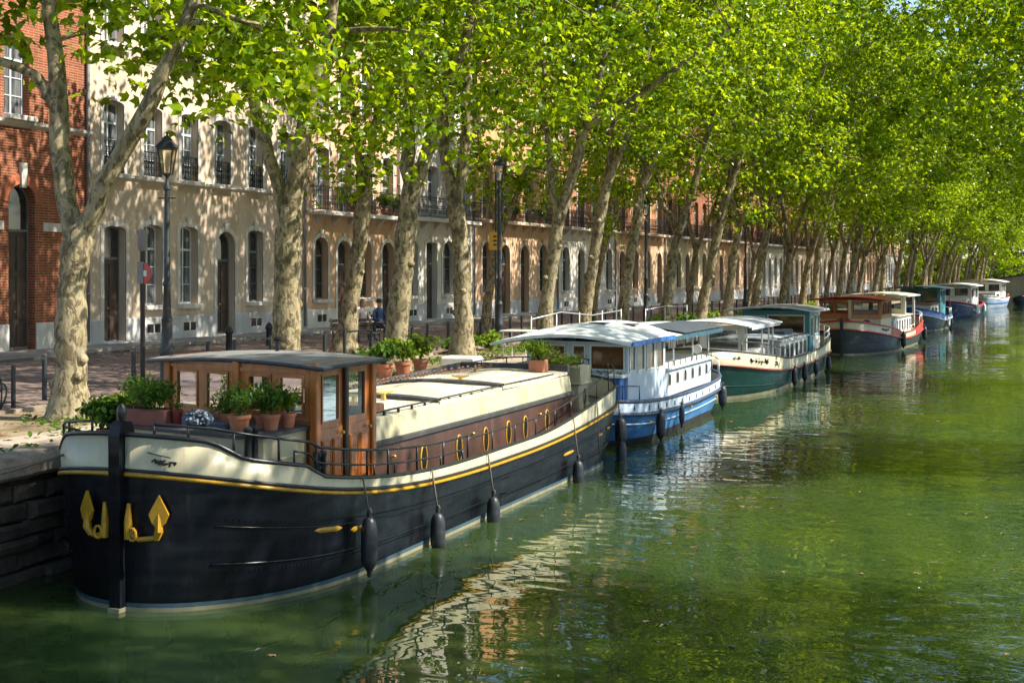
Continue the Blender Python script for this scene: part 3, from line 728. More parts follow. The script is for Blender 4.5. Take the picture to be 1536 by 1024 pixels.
near(32.0, [(0, 0, -.1), (.02, 0, 1.5), (-.05, 0, 3.0), (-.25, 0, 4.5)], [[(-.55, .1, 5.6), (-.5, .1, 7.2), (-.5, .1, 9), (-.7, .2, 12)], [(.05, .1, 5.7), (.1, .1, 7.4), (.2, .2, 10), (.5, .2, 13)]], (.155, .165),
     'stout plane tree with a gnarled flared foot above the cream barge roof', 14, r=.24, tips=[(1.5, 1, 5.6), (2.6, .5, 6.6)])
near(38.2, [(0, 0, -.1), (.15, 0, 1.6), (.4, 0, 3.2), (.55, 0, 4.3)], [[(.25, 0, 5.2), (.1, .1, 6.8), (-.1, .1, 10)], [(1.1, .1, 5.9), (1.7, .2, 8.0), (2.3, .3, 10.5), (2.8, .3, 13)]], (.13, .175),
     'plane tree with a long right hand bough reaching over the blue boat roof', 15, r=.205, extra=[([(1.35, .1, 6.7), (2.2, .3, 7.2), (3.8, .5, 8.2), (5.6, .8, 9.5)], .16, .05)], tips=[(4.5, .8, 9.0), (5.5, .5, 9.6)], cc=(1.6, 0, 13.2))
near(41.7, [(0, 0, -.1), (.35, 0, 2), (.75, 0, 4.4), (1.0, 0, 5.6)], [[(1.1, .1, 7.5), (1.0, .1, 11)], [(1.8, .1, 7.5), (2.6, .2, 11)]], (.12, .145), 'slanting plane tree, next past the bough over the blue boat roof', 16, r=.19)
near(46.1, [(0, 0, -.1), (.25, 0, 2), (.65, 0, 4.4), (.9, 0, 5.8)], [[(.8, .1, 7.5), (.7, .1, 11)], [(1.6, .1, 7.5), (2.5, .2, 11)]], (.12, .145), 'slanting plane tree whose foot stands behind the blue boat awning', 17, r=.19)
near(51.3, [(0, 0, -.1), (.3, 0, 1.5), (.5, 0, 3.0), (.8, 0, 4.3)], [[(.35, .1, 4.5), (-.1, .1, 5.4), (-.5, .1, 8)], [(1.3, .1, 5.8), (1.9, .2, 8), (2.6, .2, 11)]], (.12, .16), 'plane tree with a low left fork beyond the blue boat awning', 18, r=.205)
near(56.7, [(0, 0, -.1), (.5, 0, 2.2), (1.0, 0, 4.5), (1.45, 0, 6.2)], [[(1.6, .1, 8), (1.5, .1, 11)], [(2.1, .1, 8), (3.0, .2, 11)]], (.12, .15), 'long slanting plane tree left of the green boat canopy', 19, r=.20)
# variants shared by the rest of the row
VAR = []
for s in range(5):
    rng = np.random.default_rng(40 + s)
    ln = rng.uniform(.2, .8); h = rng.uniform(3.4, 5.2)
    stem = [(0, 0, -.1), (ln * .3, 0, h * .35), (ln * .65, .05, h * .7), (ln, .1, h)]
    ends = [[(ln - .5, .3, h + 1.3), (ln - .9, .5, h + 3.5), (ln - 1.1, .6, h + 7)], [(ln + .7, -.2, h + 1.4), (ln + 1.5, -.3, h + 3.6), (ln + 2.6, -.4, h + 7)], [(ln + .1, .8, h + 1.8), (ln + .3, 1.5, h + 4), (ln + .3, 2, h + 6)]][:2 + s % 2]
    cs, P = crown_points(rng, (1.5, 0, CC + .8 + rng.uniform(-.4, .6)), (6.2, 4.4, 8.0), 115, 72, tips=[(rng.uniform(1, 5), rng.uniform(-2, 2), rng.uniform(6.0, 8.5)) for _ in range(9)])
    VAR.append((make_trunk('trunk', stem, fork(stem, ends, (.14, .135, .11)), cs, rng, .195, 34, detail=0), leaf_mesh('crown', P, np.full(len(P), .20), rng, LEAF)))
def far_tree(X, Y, k, rz, sc, label, group, szz=1, cmesh=None):
    root = empty('plane_tree', (X, Y, Q - .02), rz, label, 'tree', group); root.scale = (sc, sc, sc * szz)
    inst('trunk', VAR[k][0], root); inst('crown', VAR[k][1], root); return root
rr = random.Random(21)
y = 62.2; i = 0
while y < 212:
    far_tree(TX + bend(y) + rr.uniform(-.3, .3), y, i % 5, rr.uniform(-.35, .35) + bang(y), rr.uniform(.92, 1.12), 'plane tree of the long front row of slanting trunks receding behind the far boats', GN)
    y += rr.uniform(4.6, 6.0); i += 1
BR = 'plane trees in the back row beside the street'
rng = np.random.default_rng(77)
plane_tree(-18.3, 34.0, [(0, 0, -.1), (.25, 0, 1.6), (.5, 0, 3.2), (.62, .05, 4.6)], [([(.6, .0, 4.3), (.3, .1, 6.5), (-.2, .1, 10)], .14, .05), ([(.6, .0, 4.3), (.9, .2, 6.5), (1.3, .3, 10)], .15, .05)], 31,
           'slim leaning plane tree standing in front of the bench', BR, r=.25, nc=70, cc=(.8, 0, 11.5), cr=(4, 4, 5.5), tips=[(.6, -.4, 4.8), (.2, -.8, 5.3), (1.4, -.6, 5.2)])
for j, y in enumerate(np.arange(45, 200, 13.0)):
    far_tree(-18.6 + bend(y) + rr.uniform(-.4, .4), y, (j * 2 + 1) % 5, rr.uniform(-1, 1), .85, 'plane tree of the back row beside the street, half hidden behind the front row', BR)
RB = 'plane trees leaning in from the right bank'
RV = []
for s in range(3):
    rng = np.random.default_rng(60 + s)
    stem = [(0, 0, -.1), (.2, 0, 2), (.9, .05, 4.5), (2.0, .1, 6.5)]
    ends = [[(2.6, .4, 9), (2.8, .8, 13), (2.6, 1, 17)], [(4.0, -.2, 8.5), (6.0, -.3, 11), (7.4, -.4, 14)], [(2.4, 1.0, 9), (3.4, 2.6, 12), (4, 4, 15)]]
    cs, P = crown_points(rng, (4.2, 0, 13.5), (7.6, 5.6, 8.0), 200, 86, (.6, 1.1), tips=[(rng.uniform(5, 10.5), rng.uniform(-3, 3), rng.uniform(6.5, 9)) for _ in range(8)])
    RV.append((make_trunk('trunk', stem, fork(stem, ends, (.22, .22, .18)), cs, rng, .36, 34, detail=0), leaf_mesh('crown', P, np.full(len(P), .222), rng, LEAF)))
for j, (x, y, sc) in enumerate([(8.5, 3.5, .85), (8.2, 15, .85), (8.8, 31, .8), (7.4, 50, 1.0), (6.8, 69, 1.28), (7.0, 94, 1.25), (7.2, 122, 1.2), (7, 150, 1.25), (7, 178, 1.25)]):
    root = empty('plane_tree', (x + bend(y), y, Q - .02), math.pi + rr.uniform(-.3, .3), 'sunlit plane tree crown spreading over the canal from the right bank', 'tree', RB); root.scale = (sc,) * 3
    inst('trunk', RV[j % 3][0], root); inst('crown', RV[j % 3][1], root)
EB = 'trees closing the view beyond the bridge'
for j in range(16):
    x = -14 + j * 3.4; y = 226 + (j % 3) * 7
    far_tree(x + bend(y), y, j % 5, rr.uniform(0, 6), 1.15, 'distant tree closing the canal view behind the bridge', EB)
rng = np.random.default_rng(91)
cs, P = crown_points(rng, (0, 0, 2.3), (3.2, 3.0, 2.6), 46, 70, (.5, .8)); P = P[P[:, 2] > .05]
BUSH = (make_trunk('trunk', [(0, 0, -.1), (0, 0, .5), (.05, 0, 1.0), (.1, 0, 1.6)], [([(.05, 0, 1.0), (.6, .3, 2), (1.2, .5, 3)], .08, .03), ([(.05, 0, 1.0), (-.6, -.2, 2.2), (-1.1, -.4, 3.2)], .08, .03)], cs, rng, .12, 12, .05, detail=0), leaf_mesh('crown', P, np.full(len(P), .24), rng, LEAF))
for j in range(28):
    x = -39 + j * 2.5; y = 214 + (j % 3) * 4
    if -9 < x < 13: y += 12
    root = empty('bushy_tree', (x + bend(y), y, Q - .02), rr.uniform(0, 6), 'low bushy tree below the distant crowns behind the bridge', 'tree', 'low trees behind the bridge'); sc = 1 + .25 * (j % 3); root.scale = (sc, sc, sc)
    inst('trunk', BUSH[0], root); inst('crown', BUSH[1], root)
# ------------------------------------------------------------------ boats: local frame x starboard (canal side), y aft from the stem, z up from the water
def plan(s, bow, stern, nb, ns):
    f = 1.0
    if s < bow: f *= (1 - (1 - max(s, 0) / bow) ** nb) ** .5
    if s > 1 - stern: f *= (max(0, 1 - (1 - (1 - s) / stern) ** ns)) ** .5
    return f
class Hull:
    def __init__(s, root, L, B, bow=.2, stern=.14, nb=2.0, ns=2.2, zs=(1.55, .82, 1.2), off=lambda y, L: .3, rake=(0, .5), wlB=.95, wlbow=1.35, pw=3.0, sm=.55, N=90, z0=-.5):
        s.root, s.L, s.B, s.bow, s.stern, s.nb, s.ns, s.zs, s.off, s.pw, s.sm = root, L, B, bow, stern, nb, ns, zs, off, pw, sm
        s.rake, s.wlB, s.wlbow = rake, wlB, wlbow
        s.S = sorted({0.0, 1.0, *[.5 - .5 * math.cos(math.pi * k / N) for k in range(N + 1)], *[.02 * k for k in range(51)], .002, .006, .998, .994})
    def strake(s, y):
        t = y / s.L; a, m, b = s.zs
        return m + (a - m) * max(0, 1 - t / s.sm) ** s.pw + (b - m) * max(0, (t - s.sm) / (1 - s.sm)) ** 2
    def top(s, y): return s.strake(y) + s.off(y, s.L)
    def hb(s, y): return s.B * plan(y / s.L, s.bow, s.stern, s.nb, s.ns)
    def layer(s, t, side):
        """points of one level: t = 0 waterline ... 1 strake; below 0 under water"""
        out = []
        for q in s.S:
            y1 = q * s.L; f1 = plan(q, s.bow, s.stern, s.nb, s.ns) * s.B
            y0 = s.rake[0] + q * (s.L - s.rake[0] - s.rake[1]); f0 = plan(q, s.bow * s.wlbow, s.stern * 1.25, s.nb * .85, s.ns) * s.B * s.wlB
            z1 = s.strake(y1)
            if t >= 0:
                e = t ** .75; out.append((side * (f0 + (f1 - f0) * e), y0 + (y1 - y0) * t, z1 * t))
            else: out.append((side * f0 * (1 + t * .25), y0 - t * .2 * (1 if q < .5 else -1), t))
        return out
    def skin(s, name, ts, mat, smooth='all'):
        m = MB()
        for sd in (1, -1): m.grid([s.layer(t, sd) for t in ts])
        return m.build(name, mat, s.root, smooth, True)
    def edge(s, dz=0, dx=0, a=0.0, b=1.0, side=1, n=60, base='top'):
        out = []
        for k in range(n + 1):
            y = (a + (b - a) * k / n) * s.L; h = s.hb(y)
            z = (s.top(y) if base == 'top' else s.strake(y)) + dz
            out.append((side * max(0, h + dx), y, z))
        return out
    def loop(s, dz, dx, a=0.0, b=1.0, n=80, base='top'):
        q = [(1 - math.cos(math.pi * k / n)) / 2 for k in range(n + 1)]
        st, pt = [], []
        for t in q:
            y = (a + (b - a) * t) * s.L; h = s.hb(y); z = (s.top(y) if base == 'top' else s.strake(y)) + dz
            st.append((h + dx, y, z)); pt.append((-h - dx, y, z))
        return st, pt
    def bulwark(s, mat, inner=.05, name='bulwark', b=1.0):
        m = MB()
        for sd in (1, -1):
            rows = []
            for h, d in (('s', 0), ('t', 0), ('t', -inner), ('s', -inner)):
                r = []
                for q in s.S:
                    if q > b: continue
                    y = q * s.L; f = s.hb(y); r.append((sd * max(0, f + (.0 if h == 's' else .02) + d), y, s.strake(y) - .02 if h == 's' else s.top(y)))
                rows.append(r)
            m.grid(rows)
        return m.build(name, mat, s.root, 'all', True)
    def rub(s, name, mat, r=.04, dz=0, dx=.02, a=0.0, b=1.0, base='strake', n=90, sx=1):
        m = MB(); st, pt = s.loop(dz, dx, a, b, n, base)
        if b >= 1 and a <= 0: m.tube(st + pt[::-1][1:-1], r, 6, True)
        elif b >= 1: m.tube(st + pt[::-1][1:], r, 6)
        elif a <= 0: m.tube(st[::-1] + pt[1:], r, 6)
        else: m.tube(st, r, 6); m.tube(pt, r, 6)
        return m.build(name, mat, s.root, 'all')
    def deck(s, mat, dz=-.03, name='deck'):
        m = MB(); rows = []
        for q in s.S:
            y = q * s.L; f = max(.001, s.hb(y) - .03); z = s.strake(y) + dz
            rows.append([(-f, y, z), (0, y, z + .03), (f, y, z)])
        m.grid(rows); return m.build(name, mat, s.root)
    def rail(s, ys, side, h0, h1, r=.018, mid=(), name='handrail', posts=True, mat=None, ends=True, base='top', dx=-.03):
        """stanchions at ys with a rail h1 above the bulwark top (h0: foot)"""
        m = MB(); n = 40; a, b = ys[0], ys[-1]
        def pt(y, h): return (side * max(0, s.hb(y) + dx), y, (s.top(y) if base == 'top' else s.strake(y)) + (h(y) if callable(h) else h))
        m.tube([pt(a + (b - a) * k / n, h1) for k in range(n + 1)], r, 6)
        for q in mid: m.tube([pt(a + (b - a) * k / n, q) for k in range(n + 1)], r * .7, 5)
        for y in ys: m.tube([pt(y, h0), pt(y, h1)], r * .9, 6)
        return m.build(name, mat or BLACK, s.root, 'all')

def wall_panel(m, a, b, z0, z1, ops=(), t=.05):
    """upright wall from a to b (plan points, outside on the right when walking a -> b); ops (u0,u1,w0,w1,arch) measured from a and z0"""
    a, b = Vector((a[0], a[1], 0)), Vector((b[0], b[1], 0)); L = (b - a).length; e = (b - a) / L; n = Vector((e.y, -e.x, 0))
    g = MB(); wallgrid(g, 0, L, 0, z1 - z0, list(ops), t, True)
    for (u0, w0), (u1, w1) in (((0, 0), (0, z1 - z0)), ((L, 0), (L, z1 - z0)), ((0, 0), (L, 0)), ((0, z1 - z0), (L, z1 - z0))):
        g.add([(0, u0, w0), (0, u1, w1), (-t, u1, w1), (-t, u0, w0)], [(0, 1, 2, 3)])
    g.v = [tuple(a + e * u + n * q + Vector((0, 0, z0 + w))) for q, u, w in g.v]
    m.v_off = len(m.v); m.add(g.v, g.f)
    return lambda q, u, w: tuple(a + e * u + n * q + Vector((0, 0, z0 + w)))
def panes(P, ops, parent, frame_mat, glass, ft=.035, bars=0, name='window'):
    for o in ops:
        m = MB(); framebars(m, o, ft, -.035, .012)
        if bars: m.box(-.03, .008, (o[0] + o[1]) / 2 - .012, (o[0] + o[1]) / 2 + .012, o[2] + ft, o[3] - ft)
        m.v = [P(*v) for v in m.v]
        f = m.build(name, frame_mat, parent)
        L = outline((o[0] + ft * .6, o[1] - ft * .6, o[2] + ft * .6, o[3] - ft * .6, o[4] * .9))
        MB().add([P(-.012, u, w) for u, w in L], [tuple(range(len(L)))]).build('pane', glass, f)
def house(root, name, pts, z0, z1, wins, mat, frame, glass, t=.05, top=None, ft=.035):
    """closed cabin of upright walls through plan pts (counter-clockwise seen from above = outside right); wins: per wall list of ops"""
    m = MB(); todo = []
    for i in range(len(pts)):
        ops = wins.get(i, []); todo.append((wall_panel(m, pts[i], pts[(i + 1) % len(pts)], z0, z1, ops, t), ops))
    if top: m.add([(x, y, z1 - .004) for x, y in pts], [tuple(range(len(pts)))])
    c = m.build(name, mat, root)
    for P, ops in todo: panes(P, ops, c if False else root, frame, glass, ft)
    return c
def camber_roof(root, name, pts, z, cam, th, mat, edge=None, nx=9, xw=None, slope=0, droop=None):
    """roof slab over the quad pts (port-front, starboard-front, starboard-aft, port-aft), cambered across"""
    A, B, C, D = [Vector((p[0], p[1], 0)) for p in pts]; rows = []
    ny = 7
    for j in range(ny):
        t = j / (ny - 1); l = A.lerp(D, t); r = B.lerp(C, t); row = []
        for i in range(nx):
            u = i / (nx - 1); p = l.lerp(r, u); dz = cam * (1 - (2 * u - 1) ** 2) + slope * t
            if droop: dz += droop(u, t)
            row.append((p.x, p.y, z + dz))
        rows.append(row)
    m = MB(); m.grid(rows); m.grid([[(x, y, q - th) for x, y, q in r] for r in rows])
    per = rows[0] + [r[-1] for r in rows[1:]] + rows[-1][::-1][1:] + [r[0] for r in rows[::-1][1:-1]]
    k = len(per)
    for i in range(k):
        a, b = per[i], per[(i + 1) % k]; m.add([a, b, (b[0], b[1], b[2] - th), (a[0], a[1], a[2] - th)], [(0, 1, 2, 3)])
    o = m.build(name, mat, root)
    if edge:
        e = MB(); cx = sum(p[0] for p in per) / k; cy = sum(p[1] for p in per) / k
        e.tube([(x + .012 * (1 if x > cx else -1), y + .012 * (1 if y > cy else -1), q - th * .5) for x, y, q in per], th * .62, 5, True); e.build('roof_edge', edge, o)
    return o
def fender(loc, h, r, top, label, group, mat=None, rz=0):
    """inflated fender on a line: loc is the middle of the fender in world space, top the rail point"""
    root = empty('fender', loc, rz, label, 'fender', group)
    m = MB(); p = [(.02, -h / 2 - .06), (.03, -h / 2 - .03), (.03, -h / 2)] + [(r * math.sin(math.pi * (.12 + .38 * k / 5)), -h / 2 + .02 + .16 * k / 5) for k in range(6)] + [(r, h / 2 - .25)] + [(r * math.cos(math.pi * .42 * k / 6), h / 2 - .22 + .2 * math.sin(math.pi * .5 * k / 6)) for k in range(1, 7)] + [(.03, h / 2 + .05)]
    m.lathe(p, 14); m.build('body', mat or RUBBER, root, True)
    d = Vector(top) - Vector(loc)
    m = MB(); m.tube([(0, 0, h / 2 + .02), (d.x * .6, d.y * .6, d.z * .6 + h * .2), tuple(d)], .013, 6); m.tube([tuple(Vector((0, 0, h / 2 + .05)) + Vector((.03 * math.cos(a), 0, .035 * math.sin(a)))) for a in [k * math.pi / 3 for k in range(6)]], .01, 5, True)
    m.build('rope', ROPE, root, 'all'); return root
def boat_root(name, x, y, label, cat='boat', rz=None):
    return empty(name, (x, y, 0), bang(y + 5) if rz is None else rz, label, cat, 'boats moored along the quay')
def W(root, x, y, z):
    a = root.rotation_euler.z; l = root.location
    return (l.x + x * math.cos(a) - y * math.sin(a), l.y + x * math.sin(a) + y * math.cos(a), l.z + z)
# ------------------------------------------------------------------ the black barge
def sst(x, a, b): t = min(1, max(0, (x - a) / (b - a))); return t * t * (3 - 2 * t)
BX, BY, BL, BB = -9.67, 12.6, 15.1, 1.80
barge = boat_root('barge', BX, BY, 'black canal barge with cream bulwarks, yellow stripe and varnished wooden wheelhouse', 'barge', 0)
def boff(y, L): return .46 - .16 * sst(y, .26, .62) - .11 * sst(y, 1.34, 1.54) + .04 * sst(y, 4, 8) + .18 * sst(y, 9, 14)
H1 = Hull(barge, BL, BB, bow=.155, stern=.12, nb=2.6, ns=2.4, zs=(1.56, .82, 1.26), off=boff, rake=(.02, .55), wlB=.97, wlbow=1.3, pw=3.0)
H1.skin('hull', [-.5, .0, .12, .14, .3, .5, .7, .85, 1.0], HULL_BLACK)
def band(H, name, z0, z1, mat, d=.012):
    m = MB()
    for sd in (1, -1):
        rows = []
        for z in (z0, z1):
            r = []
            for q in H.S:
                y1 = q * H.L; zz = H.strake(y1); t = z / zz
                f1 = H.hb(y1); f0 = plan(q, H.bow * H.wlbow, H.stern * 1.25, H.nb * .85, H.ns) * H.B * H.wlB; y0 = H.rake[0] + q * (H.L - sum(H.rake))
                e = t ** .75 if t > 0 else 0; r.append((sd * (f0 + (f1 - f0) * e + d), y0 + (y1 - y0) * t + (-d if q < .02 else d if q > .98 else 0), z))
            rows.append(r)
        m.grid(rows)
    return m.build(name, mat, H.root, 'all', True)
band(H1, 'waterline_stripe', 0.0, .05, BOOT); band(H1, 'waterline_band', .05, .10, BOOTBLUE, .010)
def seam(H, name, f, r, mat, a=0.02, b=.98):
    """plate seam or chine at height fraction f of the strake"""
    m = MB()
    for sd in (1, -1):
        L = H.layer(f, sd); n = len(L); m.tube([(x + sd * .004, y, z) for (x, y, z), q in zip(L, H.S) if a < q < b], r, 5)
    return m.build(name, mat, H.root, 'all')
seam(H1, 'plate_seam', .36, .016, HULL_BLACK); seam(H1, 'plate_seam', .66, .010, HULL_BLACK)
H1.bulwark(CREAM)
H1.rub('yellow_stripe', YELLOW, .026, .0, .03); H1.rub('rubbing_strake', BLACK, .022, .05, .025); H1.rub('cap_rail', BLACK, .03, .0, .0, base='top')
H1.deck(DECK, -.04)
m = MB(); m.prism([(-.06, -.5), (-.09, .0), (-.10, 1.2), (-.11, 2.0), (-.08, 2.12), (0, 2.17), (.12, 2.15), (.18, 2.02), (.2, 1.5), (.2, -.5)], 0, -.075, .075)
st = m.build('stem_post', HULL_BLACK, barge)
m = MB(); m.lathe([(.03, 2.14), (.045, 2.2), (.06, 2.26), (.05, 2.32), (.02, 2.36)], 12, (0, .04, 0)); m.build('stem_finial', BLACK, st, True)
MB().box(-.077, .077, -.115, .1, 0, .05).build('stem_waterline', BOOT, st)
# anchors in the hawse on both bows
for sd, ay in ((1, .22), (-1, .22)):
    an = MB()
    def hp(xt, z, d=.03):     # point on the bow surface at half breadth xt
        lo, hi = 0.0, 2.0
        def fx(y):
            q = y / BL; t = z / H1.strake(y); f0 = plan(q, H1.bow * 1.3, .16, H1.nb * .85, 2.2) * BB * .97; return f0 + (H1.hb(y) - f0) * t ** .75
        for _ in range(30):
            md = (lo + hi) / 2
            if fx(md) < xt: lo = md
            else: hi = md
        return Vector((sd * (xt + d * .5), lo - d, z))
    c = hp(.14, .90, .05); e = hp(.46 if sd > 0 else .36, .86, .05)
    an.tube([c, hp(.26, .84, .06), e], .03, 8)
    an.tube([e + Vector((0, 0, -.01)), e + Vector((sd * .05, -.02, .08)), e + Vector((sd * .04, -.01, .28))], [.04, .05, .03], 8)
    u = e + Vector((sd * .045, -.005, 0)); tx = (hp(.6, .9) - hp(.36, .9)).normalized(); 
    nn = tx.cross(Vector((0, 0, 1))).normalized(); nn = nn if nn.y < 0 else -nn
    pl = [(0, .10), (.075, .17), (.115, .27), (.07, .36), (0, .49), (-.07, .36), (-.115, .27), (-.075, .17)]
    F = [u + tx * a + Vector((0, 0, b)) + nn * .03 for a, b in pl]; G = [p - nn * .035 for p in F]; k = len(pl)
    rid = [u + Vector((0, 0, b)) + nn * .055 for b in (.12, .27, .46)]
    an.add(F + G, [tuple(range(k, 2 * k))] + [(i, (i + 1) % k, k + (i + 1) % k, k + i) for i in range(k)] + [tuple(range(k))])
    sh = MB(); s0 = c + Vector((sd * .0, -.01, 0))
    sh.tube([s0 + Vector((0, 0, -.06)), s0 + Vector((-sd * .01, 0, .14)), s0 + Vector((sd * .0, 0, .34))], [.05, .045, .02], 8)
    sh.tube([s0 + Vector((sd * .07, -.03, 0)) + Vector((.05 * math.cos(a), 0, .07 * math.sin(a))) for a in [j * math.pi / 5 for j in range(10)]], .016, 6, True)
    A = an.build('anchor', YELLOW, barge, True); sh.build('anchor_shank', YELLOW, A, True)
# yellow hull plates, bow lettering
def side_plate(y0, y1, f, mat, name, hh=.035, side=1):
    m = MB(); rows = []
    for dz in (-hh, 0, hh):
        r = []
        for k in range(7):
            y = y0 + (y1 - y0) * k / 6; q = y / BL; zz = H1.strake(y); t = f
            f1 = H1.hb(y); f0 = plan(q, H1.bow * 1.3, .16, 1.95, 2.2) * BB * .97; tap = 1 - (abs(k - 3) / 3) ** 6
            r.append((side * (f0 + (f1 - f0) * t ** .75 + .015 + .03 * tap * (dz == 0)), y, zz * f + dz * max(.15, tap)))
        rows.append(r)
    m.grid(rows); return m.build(name, mat, barge, 'all')
side_plate(1.5, 2.05, .62, YELLOW, 'yellow_plate'); side_plate(2.25, 2.6, .58, YELLOW, 'yellow_plate'); side_plate(10.4, 11.0, .62, YELLOW, 'yellow_plate', .03); side_plate(12.5, 12.8, .66, YELLOW, 'yellow_plate', .03); side_plate(13.1, 13.3, .7, YELLOW, 'yellow_plate', .03)
def inv_hb(x):
    lo, hi = 0.0, 2.0
    for _ in range(40):
        md = (lo + hi) / 2
        if H1.hb(md) < x: lo = md
        else: hi = md
    return lo
m = MB(); rs = random.Random(5)
for k in range(7):
    x = .42 + k * .038; y = inv_hb(x); x += .03; z = 1.72 - k * .006
    tx = Vector((H1.hb(y + .01) - H1.hb(y - .01), .02, 0)).normalized()
    p = Vector((x, y - .02, z))
    for q in range(3): m.bar(p + tx * rs.uniform(-.02, .02) + Vector((0, 0, rs.uniform(-.03, .03))), p + tx * rs.uniform(-.03, .03) + Vector((0, 0, rs.uniform(-.03, .03))), .02, .02)
m.build('bow_lettering', BLACK, barge)
m = MB(); m.tube([(x + .03, inv_hb(x) - .02, 1.83 - (x - .3) * .22) for x in (.34, .42, .5, .6)], .006, 4); m.build('bow_flourish', BLACK, barge)
m = MB(); rs = random.Random(12)
for k in range(260):      # rivet rows along the plate seams
    y = .4 + 14.2 * k / 259
    for f in (.30, .72):
        q = y / BL; zz = H1.strake(y); f0 = plan(q, H1.bow * 1.3, .15, H1.nb * .85, 2.4) * BB * .97; yy = .02 + q * (BL - .57)
        x = f0 + (H1.hb(y) - f0) * f ** .75; p = (x + .003, yy + (y - yy) * f, zz * f); m.box(p[0] - .004, p[0] + .006, p[1] - .008, p[1] + .008, p[2] - .008, p[2] + .008)
rv = m.build('rivets', HULL_BLACK, barge); rv['kind'] = 'stuff'
# rails
H1.rail([.06, .2, .5, .95, 1.5, 2.1, 2.7, 3.3, 4.2, 5.1, 6.0], 1, -.01, lambda y: .14 + .15 * sst(y, .22, .62) + .06 * sst(y, 1.3, 1.55), .018, name='bow_rail')
H1.rail([.06, .3, .7, 1.3, 1.9], -1, -.01, lambda y: .14 + .15 * sst(y, .22, .62), .018, name='bow_rail')
H1.rail([1.15, 1.5, 2.1, 2.9, 3.5, 4.2, 5.0, 5.8], 1, 0, .16, .014, name='lower_rail')
H1.rail([6.0, 7.0, 8.0, 9.0, 10.0, 10.9, 11.7, 12.5, 13.3, 14.0, 14.5], 1, 0, lambda y: .30 + .06 * sst(y, 10, 13), .012, name='side_rail')
H1.rail([13.3, 13.9, 14.4, 14.8], -1, 0, .36, .014, name='stern_rail')
m = MB(); m.tube([(1.0 * math.cos(a), 14.35 + .66 * math.sin(a), H1.top(14.9) + .37) for a in [math.pi * k / 16 for k in range(17)]], .018, 6)
for a in (.35, .8, 1.3, 1.8, 2.3, 2.8): m.tube([(1.0 * math.cos(a), 14.35 + .66 * math.sin(a), H1.top(14.9) - .02), (1.0 * math.cos(a), 14.35 + .66 * math.sin(a), H1.top(14.9) + .37)], .014, 6)
m.build('stern_rail', BLACK, barge, 'all')
for y in (.75, 1.75):      # twin bollards
    m = MB(); x = H1.hb(y) - .16; z = H1.strake(y)
    for d in (-.07, .07): m.lathe([(.045, z), (.04, z + .3), (.055, z + .32), (.055, z + .36), (.03, z + .38)], 10, (x, y + d, .12 + .2 * (y < 1)))
    m.bar((x, y - .16, z + .3), (x, y + .16, z + .3), .03); m.build('bollard', BLACK, barge, True)
# foredeck box
fb = [(1.22, 1.02), (1.26, 2.1), (-1.28, 2.75), (-1.25, 1.6)]
m = MB(); pts = [(-1.22, 1.42), (.95, .9), (1.25, 1.05), (1.25, 2.06), (-1.2, 2.7)]
k = len(pts); z0, z1 = .9, 1.90
m.add([(x, y, z0) for x, y in pts] + [(x, y, z1) for x, y in pts], [tuple(range(k, 2 * k))] + [(i, (i + 1) % k, k + (i + 1) % k, k + i) for i in range(k)])
fbx = m.build('foredeck_box', CREAM, barge)
m = MB(); pt2 = [(x * 1.03 + (.02 if x > 0 else -.02), y - .04 if y < 1.7 else y) for x, y in pts]
m.add([(x, y, 1.902) for x, y in pt2] + [(x, y, 1.945) for x, y in pt2], [tuple(range(k, 2 * k)), tuple(range(k))[::-1]] + [(i, (i + 1) % k, k + (i + 1) % k, k + i) for i in range(k)])
m.build('box_top', TARP, fbx)
MB().bbox(1.252, 1.27, 1.15, 1.95, 1.60, 1.62, .004).build('box_batten', CREAM, fbx)
# wheelhouse
A, Bc, C, D, E_ = (-1.30, 2.76), (.10, 2.27), (1.36, 2.08), (1.36, 3.62), (-1.30, 3.95)
def oo(L, n, z0, z1, m0=.16, g=.12):
    w = (L - 2 * m0 - g * (n - 1)) / n; return [(m0 + i * (w + g), m0 + i * (w + g) + w, z0, z1, 0) for i in range(n)]
d = lambda a, b: math.hypot(a[0] - b[0], a[1] - b[1])
wz0, wz1 = 1.06, 2.72
wins = {0: oo(d(A, Bc), 2, 1.0, 1.50, .17, .17), 1: oo(d(Bc, C), 2, 1.0, 1.50, .17, .12), 2: [(.16, .64, .88, 1.52, 0), (.84, 1.36, .88, 1.52, 0)], 3: oo(d(D, E_), 3, .95, 1.5), 4: oo(d(E_, A), 2, .95, 1.5)}
wh = house(barge, 'wheelhouse', [A, Bc, C, D, E_], wz0, wz1, wins, VARNISH, VARNISH, CLEAR, .05)
m = MB()
for p in (Bc, C, D, A): m.bbox(p[0] - .055, p[0] + .055, p[1] - .055, p[1] + .055, wz0, wz1 - .02, .015)
m.build('corner_post', VARNISH, wh) if False else None
for p in (Bc, C, D, A): MB().bbox(p[0] - .055, p[0] + .055, p[1] - .055, p[1] + .055, wz0 - .01, wz1 - .01, .015).build('corner_post', VARNISH, barge)
MB().bbox(1.30, 1.42, 2.80, 2.88, wz0, wz1 - .01, .015).build('door_post', DOORWOOD, barge)
